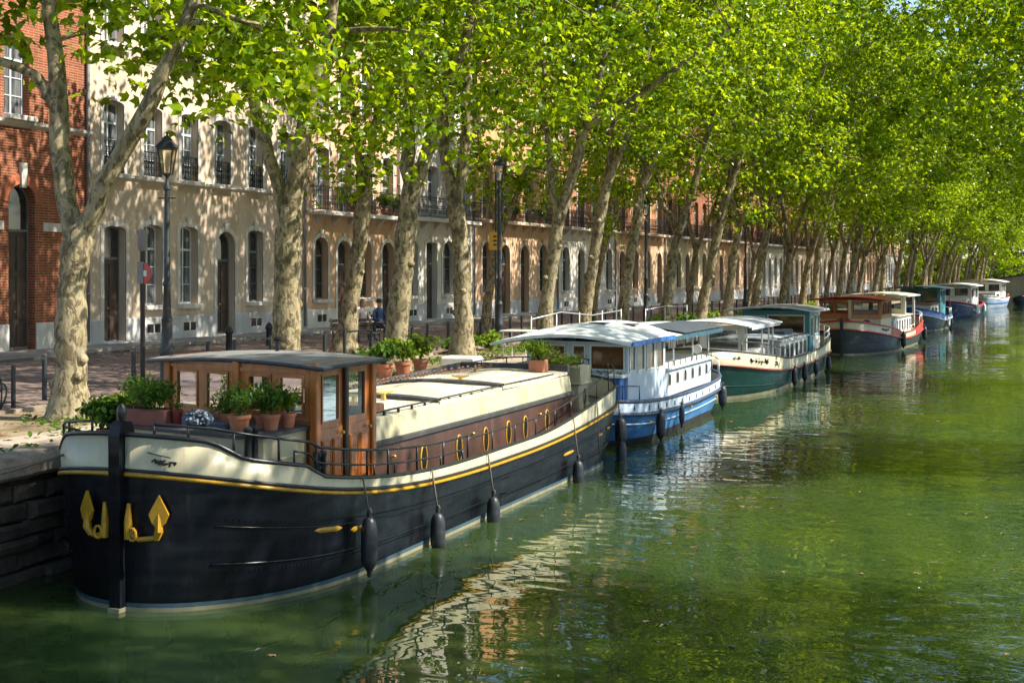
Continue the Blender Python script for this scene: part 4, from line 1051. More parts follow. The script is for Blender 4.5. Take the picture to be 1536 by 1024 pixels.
for y0, y1 in ((2.16, 2.78), (2.90, 3.54)):     # panelled double doors
    m = MB(); m.bbox(1.362, 1.375, y0, y1, wz0 + .03, 1.88, .004)
    for a, b in ((y0 + .05, (y0 + y1) / 2 - .03), ((y0 + y1) / 2 + .03, y1 - .05)):
        m.bbox(1.376, 1.392, a, b, wz0 + .1, 1.74, .006)
        m.tube([(1.395, a + .02, wz0 + .12), (1.395, b - .02, wz0 + .12), (1.395, b - .02, 1.72), (1.395, a + .02, 1.72)], .008, 4, True)
    dr = m.build('door_panel', VARNISH, barge)
    MB().lathe([(.012, 0), (.025, .02), (.02, .045)], 8).xf(Matrix.Translation((1.39, y1 - .07, 1.80)) @ Matrix.Rotation(R(90), 4, 'Y')).build('handle', BRASS, dr, True)
m = MB()
for a, b in ((A, Bc), (Bc, C)):
    e = Vector((b[0] - a[0], b[1] - a[1], 0)).normalized(); n = Vector((e.y, -e.x, 0)); a3, b3 = Vector((a[0], a[1], 0)), Vector((b[0], b[1], 0))
    for z, h in ((2.00, .03), (2.61, .04), (1.72, .03)): m.bar(a3 + e * .07 + n * .012 + Vector((0, 0, z)), b3 - e * .07 + n * .012 + Vector((0, 0, z)), .03, h)
m.build('moulding', VARNISH, wh)
m = MB(); m.bbox(-1.2, 1.3, 2.9, 3.0, 1.1, 1.7, .01); m.bbox(-.3, .2, 3.2, 3.5, 1.1, 1.95, .03); m.build('helm_bench', DOORWOOD, barge)
m = MB(); m.tube([(.6 + .0, 2.75 + .26 * math.cos(a), 1.95 + .26 * math.sin(a)) for a in [k * math.pi / 8 for k in range(16)]], .02, 6, True)
for a in range(6): m.bar((.6, 2.75, 1.95), (.6, 2.75 + .32 * math.cos(a * 1.047), 1.95 + .32 * math.sin(a * 1.047)), .02)
m.build('steering_wheel', DOORWOOD, barge)
rf = camber_roof(barge, 'wheelhouse_roof', [(-1.52, 2.62), (1.55, 1.95), (1.55, 3.66), (-1.52, 4.1)], 2.70, .06, .045, SLATEROOF, TARP, droop=lambda u, t: -.02 * (t < .01))
m = MB(); m.tube([(.2, 3.1, 2.80), (.2, 3.1, 2.94)], .03, 8); m.lathe([(.06, 2.94), (.07, 2.96), (.02, 3.0)], 10, (.2, 3.1, 0)); m.build('roof_vent', BLACK, rf, True)
# cargo house
tx = 1.22; TP = [(-1.3, 4.0), (tx, 3.72), (tx + .02, 8.5), (tx - .02, 12.6), (-1.2, 12.9)]
def hz(y): return 1.20 + .03 * sst(y, 8, 12)
m = MB(); rows = []
for y in [3.72 + .45 * k for k in range(21)]:
    z = H1.strake(y) - .05
    xs = tx + .05 * math.sin(min(1, (y - 3.7) / 9) * math.pi)
    rows.append([(xs, y, z), (xs - .02, y, 1.42), (xs + .02, y, 1.44), (xs + .02, y, 1.50), (xs - .05, y, 1.505), (xs - .09, y, 1.79), (xs - .12, y, 1.81)])
def sub(i, j): return [[r[k] for k in range(i, j + 1)] for r in rows]
m.grid(sub(0, 1)); m.grid([[(-x - .02, y, z) for x, y, z in r[0:2]] for r in rows])
for r in (rows[0], rows[-1]): m.add([r[0], (-r[0][0], r[0][1], r[0][2]), (-r[1][0], r[1][1], r[1][2]), r[1]], [(0, 1, 2, 3)])
hs = m.build('cargo_house', HOUSEBROWN, barge)
m = MB(); m.grid(sub(1, 4)); m.grid([[(-x - .02, y, z) for x, y, z in r[1:5]] for r in rows]); m.build('house_moulding', TARP, hs)
m = MB(); m.grid(sub(4, 6)); m.grid([[(-x - .02, y, z) for x, y, z in r[4:7]] for r in rows])
for r in (rows[0], rows[-1]): m.add([r[4], (-r[4][0], r[4][1], r[4][2]), (-r[6][0], r[6][1], r[6][2]), r[6]], [(0, 1, 2, 3)])
m.build('coaming', CREAM, hs)
# roof of separate hatch boards, each slightly cambered
ry = [3.70, 6.4, 9.1, 12.73]
for i, (a, b) in enumerate(zip(ry, ry[1:])):
    lift = (.0, .03, .05)[i]
    camber_roof(barge, 'hatch_cover', [(-1.16, a + .02), (1.12, a + .02), (1.12, b - .02), (-1.16, b - .02)], 1.82 + lift, .055, .05, ROOFCREAM, None, 11, droop=lambda u, t: .012 * math.sin(u * 9 + t * 5))
for y_, z_ in ((6.4, 1.845), (9.1, 1.87)):
    m = MB(); m.grid([[(x, y_ + dy, z_ + .055 * (1 - (x / 1.15) ** 2) + dz) for x in np.linspace(-1.16, 1.12, 11)] for dy, dz in ((-.05, -.03), (-.05, .03), (.06, .05), (.06, -.02))]); m.build('hatch_batten', TARP, barge)
m = MB(); m.bbox(-1.22, 1.14, 12.62, 12.74, 1.83, 2.03, .02); m.build('stern_board', TARP, barge)
m = MB(); m.add([(-1.24, 7.0, 1.8), (-1.19, 7.0, 1.8), (-1.19, 12.6, 1.8), (-1.24, 12.6, 1.8), (-1.24, 7.0, 1.9), (-1.19, 7.0, 1.9), (-1.19, 12.6, 2.02), (-1.24, 12.6, 2.02)], [(0, 3, 2, 1), (4, 5, 6, 7), (0, 1, 5, 4), (1, 2, 6, 5), (2, 3, 7, 6), (3, 0, 4, 7)]); m.build('side_board', TARP, barge)
m = MB()
for y in [4.1 + .46 * k for k in range(17)]: m.box(1.06, 1.09, y, y + .04, 1.80, 1.87)
m.tube([(1.075, 3.95, 1.88), (1.075, 8, 1.89), (1.075, 11.9, 1.89)], .014, 6); m.build('roof_rail', BLACK, barge)
m = MB(); m.bbox(.05, 1.0, 3.78, 4.75, 1.88, 1.98, .02); hb_ = m.build('wooden_hatch', BROWNWOOD, barge)
m = MB(); m.tube([(.42, 4.2, 1.98), (.42, 4.2, 2.02), (.58, 4.25, 2.02), (.58, 4.25, 1.98)], .012, 6); m.build('handle', BLACK, hb_, True)
for (x, y) in ((.25, 6.2), (.05, 5.6), (.1, 9.6), (-.45, 11.6), (-.8, 6.8)):
    m = MB(); a = x * 3
    m.tube([(x - .16 * math.cos(a), y - .16 * math.sin(a), 2.0), (x, y, 1.97), (x + .16 * math.cos(a), y + .16 * math.sin(a), 2.0)], [.015, .03, .015], 7); m.lathe([(.05, 1.88), (.035, 1.96)], 8, (x, y, 0)); m.build('deck_cleat', BRASS, barge, True)
m = MB(); rs = random.Random(9)
for k in range(46):
    t = k / 45; p = Vector((-.55 + .25 * t + .03 * math.sin(k), 6.6 + 5.4 * t, 2.0 + .02 * math.sin(t * 3) + .02 * (k % 2))); a = k * 1.57
    m.tube([p + Vector((.035 * math.cos(b) * math.cos(a), .065 * math.sin(b), .035 * math.cos(b) * math.sin(a))) for b in [j * math.pi / 3 for j in range(6)]], .014, 4, True)
m.build('roof_chain', CHAIN, barge)
for i, y in enumerate((5.55, 6.85, 7.95, 9.0, 9.85, 11.05)):   # portholes
    x = tx + .05 * math.sin(min(1, (y - 3.7) / 9) * math.pi); z = 1.08 + .0 * y
    q = MB(); q.tube([(x - .004, y + .105 * math.cos(a), z + .205 * math.sin(a)) for a in [k * math.pi / 12 for k in range(24)]], .016, 7, True)
    f = q.build('porthole', YELLOW, barge, 'all')
    L = [(x + .008, y + .1 * math.cos(a), z + .2 * math.sin(a)) for a in [k * math.pi / 12 for k in range(24)]]
    MB().add(L, [tuple(range(24))]).build('pane', paint('porthole_glass', (.012, .014, .014), .08, .3, 3, 0), f)
for y in (4.5, 7.4, 10.6):
    m = MB(); m.lathe([(.022, -.01), (.022, .04), (.012, .05)], 8).xf(Matrix.Translation((tx + .03, y, 1.25)) @ Matrix.Rotation(R(90), 4, 'Y')); m.build('side_fitting', BRASS, barge, True)
# stern locker
m = MB(); m.bbox(.60, 1.16, 13.3, 13.9, 1.0, 1.58, .03); lk = m.build('stern_locker', CREAM, barge)
m = MB(); m.bbox(.54, 1.22, 13.24, 13.96, 1.582, 1.62, .02); m.bbox(.57, 1.20, 13.27, 13.93, 1.62, 1.95, .03); m.build('locker_top', CREAM, lk)
m = MB(); m.add([(.88 + .09 * math.cos(a), 13.295, 1.32 + .17 * math.sin(a)) for a in [k * math.pi / 10 for k in range(20)]], [tuple(range(20))]); m.add([(1.163, 13.6 + .09 * math.cos(a), 1.32 + .17 * math.sin(a)) for a in [k * math.pi / 10 for k in range(20)]], [tuple(range(20))]); m.build('locker_port', GLASS, lk)
m = MB(); m.tube([(.2, 14.85, H1.strake(14.9)), (.2, 14.9, 2.1)], .025, 6); m.tube([(-.1, 14.6, 1.85), (.5, 14.7, 1.8), (.8, 14.4, 1.7)], .015, 6); m.build('rudder_post', BRASS, barge, 'all')
FG = 'fenders hung on the boats'
for y, h, zc, lab in ((2.45, .72, .44, 'first black fender behind the bow of the black barge'), (4.55, .60, .20, 'second black fender along the black barge, below the first round window'), (6.65, .56, .12, 'dark grey fender standing clear of the hull, third along the black barge'), (10.85, .58, .12, 'black fender under the porthole nearest the stern of the black barge'), (13.9, .58, .12, 'black fender at the stern corner of the black barge')):
    x = H1.hb(y) + .13
    fender(W(barge, x, y, zc), h, .105, W(barge, H1.hb(y) + .04, y, H1.top(y)), lab, FG)
for y, dx in ((12.3, .015),):
    m = MB(); m.tube([(H1.hb(y) + .04, y, H1.top(y)), (H1.hb(y) + .06, y + .05, .7), (H1.hb(y) + .05, y + .1, .3)], .01, 5); m.build('hanging_line', ROPE, barge, 'all')
# ------------------------------------------------------------------ the blue and white boat
blue = boat_root('houseboat', -9.68, 27.2, 'blue and white boat with a white peaked wheelhouse roof and a rear sun canopy', 'houseboat', 0)
H2 = Hull(blue, 11.4, 1.74, bow=.2, stern=.2, nb=2.4, ns=2.0, zs=(.84, .58, .80), off=lambda y, L: .28 + .04 * sst(y, 8, 11.4), rake=(.75, .7), wlB=.93, wlbow=1.2, pw=2.2)
H2.skin('hull', [-.4, 0, .15, .3, .5, .7, .85, 1.0], HULL_BLUE); band(H2, 'boot_stripe', -.05, .15, HULL_BOOT, .010)
H2.bulwark(BLUEWHITE); H2.rub('rubbing_strake', NAVYTRIM, .045, .0, .03); H2.rub('cap_rail', NAVYTRIM, .045, .0, .0, base='top'); H2.rub('side_moulding', paint('pale_blue_paint', (.35, .5, .68), .4, .1, 2, .02), .02, -.22, -.02)
H2.deck(DECK, .05)
m = MB()
for y in np.arange(1.2, 10.6, .75): m.box(H2.hb(y) + .012, H2.hb(y) + .03, y, y + .035, H2.strake(y) + .08, H2.strake(y) + .19)
m.build('freeing_port', NAVYTRIM, blue)
cz0, cz1 = .70, 2.30
P5 = [(-1.35, 2.35), (-.1, 1.75), (1.34, 1.62), (1.40, 4.7), (-1.35, 4.9)]
win2 = {0: [(.12, 1.28, .98, 1.52, .0)], 1: [(.08, .42, .97, 1.53, 0), (.52, 1.38, .95, 1.54, .0)], 2: [(.12, .58, .92, 1.52, 0), (.70, 1.30, .90, 1.53, 0), (1.46, 2.12, .88, 1.54, 0), (2.28, 2.92, .86, 1.55, 0)], 3: [(.3, 1.2, .92, 1.54, 0), (1.5, 2.4, .92, 1.54, 0)], 4: [(.3, 1.2, .92, 1.54, 0), (1.4, 2.3, .92, 1.54, 0)]}
house(blue, 'wheelhouse', P5, cz0, cz1, win2, BLUEWHITE, WHITE, GLASS_W, .06, ft=.04)
m = MB(); m.bbox(-1.15, 1.28, 1.22, 1.60, .7, 1.53, .03); cb = m.build('front_locker', BLUE, blue)
m = MB(); m.bbox(-1.2, 1.36, 1.14, 1.63, 1.532, 1.60, .02); m.build('locker_shelf', WHITE, cb)
rng = np.random.default_rng(5); inst('shelf_flowers', leaf_mesh('shelf_flowers', rng.uniform((-1.0, 1.16, 1.61), (1.25, 1.5, 1.70), (130, 3)), np.full(130, .07), rng, LEAF_GREY, 'wide'), cb)
m = MB(); m.prism([(.70 + .075 * math.cos(a), 1.28 + .075 * math.sin(a)) for a in [k * math.pi / 8 for k in range(16)]], 1, 1.18, 1.219); m.build('round_badge', SIGNRED, cb)
camber_roof(blue, 'wheelhouse_roof', [(-1.62, .75), (1.52, 1.25), (1.56, 4.85), (-1.65, 5.2)], 2.31, .20, .07, WHITEROOF, None, 13, droop=lambda u, t: .17 * min(1, t / .34) * (1 - .9 * abs(2 * u - 1.1) ** 2) - .02 * (t < .01))
m = MB(); m.bar((1.565, 1.25, 2.285), (1.605, 4.85, 2.285), .03, .1); m.build('roof_fascia', BLUE, blue)
m = MB(); m.bbox(.1, .5, 2.6, 3.0, 2.67, 2.70, .01); m.build('roof_vent', TARP, blue); MB().bbox(.6, .95, 3.6, 4.0, 2.61, 2.64, .01).build('roof_vent', TARP, blue)
m = MB(); rows = []
P4 = [(-1.3, 4.95), (1.36, 4.75), (1.36, 10.0), (-1.3, 10.0)]
house(blue, 'aft_cabin', P4, .8, 1.50, {1: [(.35 + .82 * k, .68 + .82 * k, .22, .58, .14) for k in range(6)], 2: [(.4, .9, .2, .5, .1)]}, BLUEWHITE, WHITE, GLASS, .05, ft=.03)
camber_roof(blue, 'cabin_top', [(-1.4, 4.95), (1.44, 4.9), (1.44, 10.05), (-1.4, 10.05)], 1.5, .07, .04, WHITEROOF)
m = MB(); m.tube([(1.38, 5.0, 1.66), (1.38, 10, 1.66)], .014, 6)
for y in np.arange(5.1, 10, .6): m.tube([(1.38, y, 1.5), (1.38, y, 1.66)], .012, 5)
m.build('grab_rail', BLACK, blue, 'all')
m = MB(); m.tube([(.2, 5.6, 1.5), (.2, 5.6, 1.62)], .09, 10); m.bbox(-.8, .3, 6.4, 7.4, 1.55, 1.68, .02); m.build('roof_hatch', WHITEROOF, blue)
for x, y in ((1.3, 5.9), (1.3, 9.9), (-1.3, 5.9), (-1.3, 9.9), (1.3, 8.0)): MB().tube([(x, y, 1.5), (x, y, 2.32)], .024, 6).build('canopy_post', GALV, blue)
cn = camber_roof(blue, 'canopy', [(-1.7, 4.95), (1.5, 4.95), (1.55, 10.6), (-1.7, 10.6)], 2.30, .16, .03, GREYCANVAS, None, 9)
m = MB(); m.bbox(.1, 1.6, 6.2, 10.65, 2.43, 2.47, .01) if False else m.grid([[(x, y, 2.335 + .16 * (1 - (x / 1.62) ** 2)) for x in (.3, .7, 1.1, 1.5, 1.6)] for y in (6.0, 8.0, 10.64)]); m.build('canopy_cover', DARKCANVAS, cn)
m = MB()
for k in range(28):
    y = 5.0 + k * .2; m.add([(1.552, y, 2.29), (1.552, y + .2, 2.29), (1.556, y + .18, 2.19), (1.556, y + .1, 2.17), (1.556, y + .02, 2.19)], [(0, 1, 2, 3, 4)])
m.build('valance', BLUECANVAS, cn)
H2.rail([.5, .9, 1.5], 1, 0, .34, .016, name='bow_rail', mat=NAVYTRIM); H2.rail([.3, .5, .9], -1, 0, .34, .016, name='bow_rail', mat=GALV); H2.rail([9.6, 10.2, 10.7, 11.1], 1, 0, .42, .016, name='stern_rail', mat=GALV)
m = MB()
for x, y, r in ((.9, .9, .1), (.4, .6, .12), (-.2, .5, .1)): m.tube([(x + r * math.cos(a), y + r * math.sin(a), 1.0 + .02 * a / 3) for a in [k * .6 for k in range(26)]], .022, 6)
m.build('rope_coil', ROPE, blue, 'all')
m = MB(); m.prism([(1.35 + .12 * math.cos(a), 1.8 + .13 * math.sin(a)) for a in [k * math.pi / 10 for k in range(20)]], 1, 8.3, 8.34); m.build('round_disc', WHITE, blue); MB().bar((1.35, 8.32, 1.5), (1.35, 8.32, 1.7), .02).build('disc_stem', GALV, blue)
for y in (2.1, 6.0, 9.0):
    m = MB(); m.lathe([(.06, -.01), (.05, .03), (.02, .05)], 10).xf(Matrix.Translation((H2.hb(y) - .02, y, .48)) @ Matrix.Rotation(R(90), 4, 'Y')); m.build('hull_fitting', BRASS, blue, True)
for y, h, r, zc, lab, mt in ((.75, .62, .13, .42, 'black teardrop fender at the near end of the blue boat', None), (2.6, .66, .11, .36, 'black fender hanging below the wheelhouse windows of the blue boat', None), (4.6, .5, .07, .4, 'thin black fender beside the wheelhouse end of the blue boat', None), (9.3, .62, .12, .45, 'black fender close to the red one on the blue boat', None), (10.95, .58, .13, .55, 'dark red fender at the far end of the blue boat', REDRUB)):
    x = H2.hb(y) + .10; f = fender(W(blue, x, y - (.12 if y > 10 or y < 1 else 0), zc), h, r, W(blue, H2.hb(y) + .03, y, H2.strake(y) + .1), lab, FG, mt)

# ------------------------------------------------------------------ the green boat
def strokes(H, y0, y1, zf, n, mat, parent, name, s=.05, seed=1, side=1, w=.03):
    m = MB(); rs = random.Random(seed)
    for k in range(n):
        y = y0 + (y1 - y0) * (k + .5) / n; x = side * (H.hb(y) + .034); z = H.strake(y) + zf
        t = Vector((side * (H.hb(y + .05) - H.hb(y - .05)), .1, 0)).normalized(); p = Vector((x, y, z))
        for q in range(3): m.bar(p + t * rs.uniform(-s, s) * .8 + Vector((0, 0, rs.uniform(-s, s))), p + t * rs.uniform(-s, s) * .8 + Vector((0, 0, rs.uniform(-s, s))), w, .012)
    P_ = [Vector((side * (H.hb(y0 + (y1 - y0) * j / 8) + .033), y0 + (y1 - y0) * j / 8, H.strake(y0 + (y1 - y0) * j / 8) + zf)) for j in range(9)]
    for p, q in zip(P_, P_[1:]): m.bar(p, q, .012, .010)
    return m.build(name, mat, parent)
green = boat_root('houseboat', -9.35, 39.6, 'dark green boat with white bulwark and teal wheelhouse at the stern', 'houseboat', R(-1.0))
H3 = Hull(green, 16.4, 1.78, bow=.22, stern=.12, nb=2.0, ns=2.2, zs=(1.12, .58, .86), off=lambda y, L: .46 - .08 * sst(y, 3, 6) + .15 * sst(y, 12, 16.4), rake=(.15, .5), wlB=.92, wlbow=1.3, pw=2.4)
H3.skin('hull', [-.4, 0, .15, .3, .5, .7, .85, 1.0], HULL_GREEN); band(H3, 'boot_stripe', -.03, .1, BOOT, .010); H3.bulwark(CREAM); H3.rub('rubbing_strake', DARKRED, .035, .0, .03); H3.rub('cap_rail', TARP, .04, .0, .0, base='top'); H3.deck(DECK, .02)
seam(H3, 'plate_seam', .4, .016, HULL_GREEN)
strokes(H3, 1.3, 2.5, .24, 6, BLACK, green, 'bow_lettering', .09, 3, w=.05); strokes(H3, .6, .9, .26, 2, CHAIN, green, 'bow_emblem', .06, 4); strokes(H3, 3.2, 3.6, .2, 2, BLACK, green, 'bow_mark', .08, 8, w=.04)
m = MB(); m.bbox(-1.2, 1.3, .9, 5.4, .75, 1.34, .05) if False else m.bbox(-1.1, 1.05, 2.6, 5.4, .75, 1.36, .06); m.build('fore_cabin', WHITE, green)
MB().bbox(-.9, .95, 5.2, 6.6, .7, 1.5, .04).build('step_box', SLATEROOF, green)
for x, y in ((-1.25, 1.6), (1.15, 1.9), (-1.3, 5.6), (1.25, 5.6), (1.25, 3.8), (-1.3, 3.6), (1.25, 4.9)): MB().tube([(x, y, .8), (x, y, 2.26)], .03, 6).build('canopy_post', WHITE, green)
for a, b in (((-1.2, 1.62), (1.1, 1.9)),):
    m = MB(); g_ = wall_panel(m, a, b, 1.25, 2.22, [(.12, .95, .2, .85, 0), (1.1, 2.15, .2, .85, 0)], .04); m.build('windscreen', WHITE, green)
    panes(g_, [(.12, .95, .2, .85, 0), (1.1, 2.15, .2, .85, 0)], green, WHITE, CLEAR)
cn = camber_roof(green, 'canopy', [(-1.6, 1.1), (1.35, 1.3), (1.45, 6.1), (-1.5, 6.2)], 2.22, .16, .05, GREYCANVAS, GREYCANVAS, 9)
m = MB()
for k in range(20): y = 1.4 + k * .23; m.add([(1.43, y, 2.2), (1.43, y + .23, 2.2), (1.432, y + .2, 2.10), (1.432, y + .03, 2.10)], [(0, 1, 2, 3)])
m.build('valance', GREYCANVAS, cn)
house(green, 'saloon', [(-1.25, 6.7), (1.3, 6.6), (1.3, 12.2), (-1.25, 12.2)], .62, 1.50, {1: [(.2 + .9 * k, .85 + .9 * k, .2, .74, 0) for k in range(6)], 0: [(.3, 1.1, .2, .7, 0), (1.4, 2.2, .2, .7, 0)]}, WHITE, WHITE, GLASS, .05)
camber_roof(green, 'saloon_roof', [(-1.35, 6.6), (1.38, 6.5), (1.38, 12.3), (-1.35, 12.3)], 1.52, .10, .05, GREYCANVAS, None)
m = MB(); rs = random.Random(4)
for k in range(9): y = 6.9 + k * .6; m.tube([(1.25 + .07 * math.cos(a), y + .1 * math.sin(a), 1.56 + .01 * (a % 3)) for a in [j * .7 for j in range(16)]], .022, 5)
m.build('rope_coil', ROPE, green, 'all')
MB().bbox(-.9, .9, 9.8, 11.4, 1.6, 1.76, .05).build('roof_tarpaulin', DARKCANVAS, green)
ops_f = [(.08, .92, .86, 1.56, .0), (1.0, 2.5, .86, 1.60, .0)]
house(green, 'wheelhouse', [(-1.3, 12.6), (1.36, 12.3), (1.36, 14.6), (-1.3, 14.8)], .65, 2.42, {0: ops_f, 1: [(.2, .8, .75, 1.55, .1), (1.05, 1.55, .8, 1.6, 0), (1.7, 2.2, .8, 1.6, 0)], 2: ops_f, 3: [(.3, 1.9, .9, 1.6, 0)]}, TEAL, WHITE, GLASS_W, .05, ft=.05)
MB().bbox(1.365, 1.40, 13.0, 14.5, .68, 1.4, .01).build('side_door', WHITE, green)
camber_roof(green, 'wheelhouse_roof', [(-1.8, 11.6), (1.62, 11.6), (1.62, 15.3), (-1.7, 15.4)], 2.43, .17, .06, SLATEROOF, GREYCANVAS, 9)
H3.rail([13.4, 14.3, 15.1, 15.7, 16.1], 1, 0, .42, .02, mid=(.2,), name='stern_rail', mat=WHITE); H3.rail([1.0, 2.2, 3.4, 4.6, 5.8], 1, 0, .32, .018, name='side_rail')
m = MB(); m.tube([(1.05 * math.cos(a), 15.55 + .7 * math.sin(a), H3.top(16) + .5) for a in [math.pi * k / 12 for k in range(13)]], .03, 6); m.build('stern_arch', WHITE, green, 'all')
for y, h, lab in ((6.2, .62, 'dark fender hanging midway along the dark green boat'), (8.2, .62, 'second of the dark fenders midway along the green boat'), (10.6, .5, 'small dark fender below the last saloon windows of the green boat'), (13.6, .62, 'dark fender below the teal wheelhouse')):
    fender(W(green, H3.hb(y) + .1, y, .34), h, .1, W(green, H3.hb(y) + .03, y, H3.strake(y) + .1), lab, FG)
fender(W(green, H3.hb(16.1) + .1, 16.2, .5), .75, .13, W(green, H3.hb(16.1), 16.1, H3.top(16.1)), 'large black fender hanging at the stern corner of the green boat', FG)

# ------------------------------------------------------------------ the red boat
red = boat_root('houseboat', -8.15, 64.4, 'dark hulled boat with red rails, red wooden wheelhouse and cream rear canopy', 'houseboat', R(-3.2))
H4 = Hull(red, 15.6, 1.95, bow=.27, stern=.14, nb=2.0, ns=2.2, zs=(1.45, .62, 1.15), off=lambda y, L: .50 - .05 * sst(y, 3, 4.6) - .1 * sst(y, 4.6, 5.4) + .2 * sst(y, 10, 15), rake=(.05, .6), wlB=.92, wlbow=1.3, pw=2.0)
H4.skin('hull', [-.4, 0, .15, .3, .5, .7, .85, 1.0], HULL_DARK); band(H4, 'boot_stripe', -.03, .07, BOOT, .010)
H4.bulwark(CREAM); H4.rub('rubbing_strake', RED, .06, .0, .03); H4.rub('cap_rail', RED, .055, .0, .0, base='top'); H4.deck(DECK, .02)
for a, b in ((2.9, 5.0), (10.8, 15.5)):
    for sd in (1, -1):
        m = MB(); m.grid([[(sd * (H4.hb(a + (b - a) * k / 12) + .035), a + (b - a) * k / 12, (H4.strake if j == 0 else H4.top)(a + (b - a) * k / 12)) for k in range(13)] for j in (0, 1)]); m.build('red_bulwark_panel', RED, red)
MB().prism([(-.08, -.4), (-.1, 1.9), (.0, 2.1), (.15, 2.0), (.15, -.4)], 0, -.07, .07).build('stem_post', HULL_DARK, red)
strokes(H4, 1.7, 2.4, .26, 4, BLACK, red, 'bow_lettering', .11, 6, w=.05)
m = MB(); 
house(red, 'fore_cabin', [(-1.45, 2.4), (.1, 1.5), (1.5, 1.9), (1.5, 5.2), (-1.45, 5.4)], 1.0, 2.0, {}, CREAM, CREAM, GLASS, .05, True)
m = MB(); m.tube([(.85 + .2 * math.cos(a), 1.70, 1.72 + .2 * math.sin(a)) for a in [k * math.pi / 10 for k in range(20)]], .035, 6, True); f = m.build('porthole', TARP, red, 'all'); MB().add([(.85 + .2 * math.cos(a), 1.705, 1.72 + .2 * math.sin(a)) for a in [k * math.pi / 10 for k in range(20)]], [tuple(range(20))]).build('pane', GLASS, f)
m = MB(); m.bbox(-.5, .1, 1.38, 1.9, 1.0, 2.0, .02); m.build('cabin_door', DARKRED, red)
w4 = lambda L, n, a=.35, b=1.0: oo(L, n, a, b, .12, .12)
house(red, 'wheelhouse', [(-1.5, 2.3), (.1, 1.55), (1.55, 1.85), (1.55, 5.0), (-1.5, 5.3)], 2.0, 3.12, {0: w4(1.76, 2, .28, .92), 1: [(.14, 1.34, .25, .95, 0)], 2: w4(3.15, 4, .2, .98), 3: w4(3.05, 3), 4: w4(3.0, 3)}, VARNISH, DARKRED, CLEAR, .05, ft=.05)
MB().bbox(.04, .16, 1.46, 1.56, 2.0, 3.1, .01).build('centre_post', CREAM, red)
camber_roof(red, 'wheelhouse_roof', [(-1.85, 1.9), (1.8, 1.1), (1.8, 5.3), (-1.8, 5.6)], 3.10, .18, .07, RED, DARKRED, 9)
MB().bbox(1.0, 1.62, 5.3, 6.4, .7, 1.75, .04).build('side_locker', GREYCANVAS, red)
house(red, 'saloon', [(-1.4, 6.6), (1.48, 6.6), (1.48, 12.6), (-1.4, 12.6)], .7, 1.95, {1: [(.35, .95, .2, 1.0, 0)] + [(1.4 + .95 * k, 1.9 + .95 * k, .3, 1.0, 0) for k in range(5)], 0: [(1.9, 2.6, .15, 1.0, 0)]}, WHITE, WHITE, GLASS, .05)
camber_roof(red, 'saloon_roof', [(-1.5, 6.5), (1.58, 6.5), (1.58, 12.7), (-1.5, 12.7)], 1.96, .08, .05, ROOFCREAM)
for x, y in ((-1.4, 10.3), (1.45, 10.3), (1.45, 13.8), (-1.4, 13.8)): MB().bbox(x - .06, x + .06, y - .06, y + .06, 1.1, 3.2, .01).build('canopy_post', WHITE, red)
m = MB(); g_ = wall_panel(m, (-1.4, 10.25), (1.45, 10.25), 2.0, 3.2, [(.15, 2.7, .3, 1.1, 0)], .05); m.build('aft_windscreen', CREAM, red); panes(g_, [(.15, 2.7, .3, 1.1, 0)], red, WHITE, CLEAR)
camber_roof(red, 'aft_canopy', [(-1.75, 9.4), (1.7, 9.4), (1.7, 14.4), (-1.7, 14.4)], 3.2, .18, .07, ROOFCREAM, WHITE, 9)
H4.rail([5.2, 6.6, 8, 9.4, 10.6], 1, 0, .35, .02, name='side_rail', mat=WHITE); H4.rail([12.6, 13.6, 14.5, 15.1], 1, 0, .5, .022, name='stern_rail', mat=WHITE)
for y, lab in ((5.4, 'white topped black fender beside the red bulwark end of the red boat'), (13.8, 'black fender left of the stern of the red boat'), (14.9, 'black fender on the stern corner of the red boat')):
    fender(W(red, H4.hb(y) + .12, y, .5), .75, .13, W(red, H4.hb(y) + .03, y, H4.strake(y) + .15), lab, FG)

# ------------------------------------------------------------------ farther boats
navy = boat_root('cabin_cruiser', -7.3, 92.2, 'slate hulled boat with blue bulwark, white fore cabin and dark blue canopy', 'boat', R(-3.2))
H5 = Hull(navy, 10.5, 1.75, bow=.34, stern=.14, nb=1.9, ns=2.2, zs=(1.45, .78, 1.0), off=lambda y, L: .52 - .22 * sst(y, 3, 7), rake=(.1, .4), wlB=.9, wlbow=1.2, pw=2.0)
H5.skin('hull', [-.4, 0, .15, .3, .5, .7, .85, 1.0], HULL_DARK); H5.bulwark(BLUE2); H5.rub('rubbing_strake', WHITE, .045, .0, .03); H5.rub('cap_rail', NAVYTRIM, .04, base='top', dx=0); H5.deck(DECK, .02); band(H5, 'boot_stripe', -.03, .07, BOOT, .01)
house(navy, 'fore_cabin', [(-1.2, 1.7), (1.2, 1.5), (1.3, 5.2), (-1.3, 5.2)], .95, 2.2, {0: [(.3, 1.2, .45, 1.0, .1)], 1: [(.4, 1.5, .5, 1.0, .1), (1.9, 3.0, .5, 1.0, .1)]}, WHITE, WHITE, GLASS, .05, True)
camber_roof(navy, 'cabin_top', [(-1.35, 1.5), (1.35, 1.3), (1.4, 5.3), (-1.4, 5.3)], 2.2, .12, .06, BROWNWOOD)
house(navy, 'wheelhouse', [(-1.3, 5.3), (1.4, 5.2), (1.4, 8.3), (-1.3, 8.3)], .9, 3.5, {0: [(.15, 1.2, 1.5, 2.4, 0), (1.4, 2.5, 1.4, 2.4, 0)], 1: [(.2, 1.2, 1.4, 2.4, 0), (1.5, 2.7, 1.2, 2.4, 0)], 3: [(.4, 2.4, 1.4, 2.4, 0)], 2: [(.3, 2.2, 1.4, 2.4, 0)]}, TEAL, NAVYTRIM, GLASS, .05)
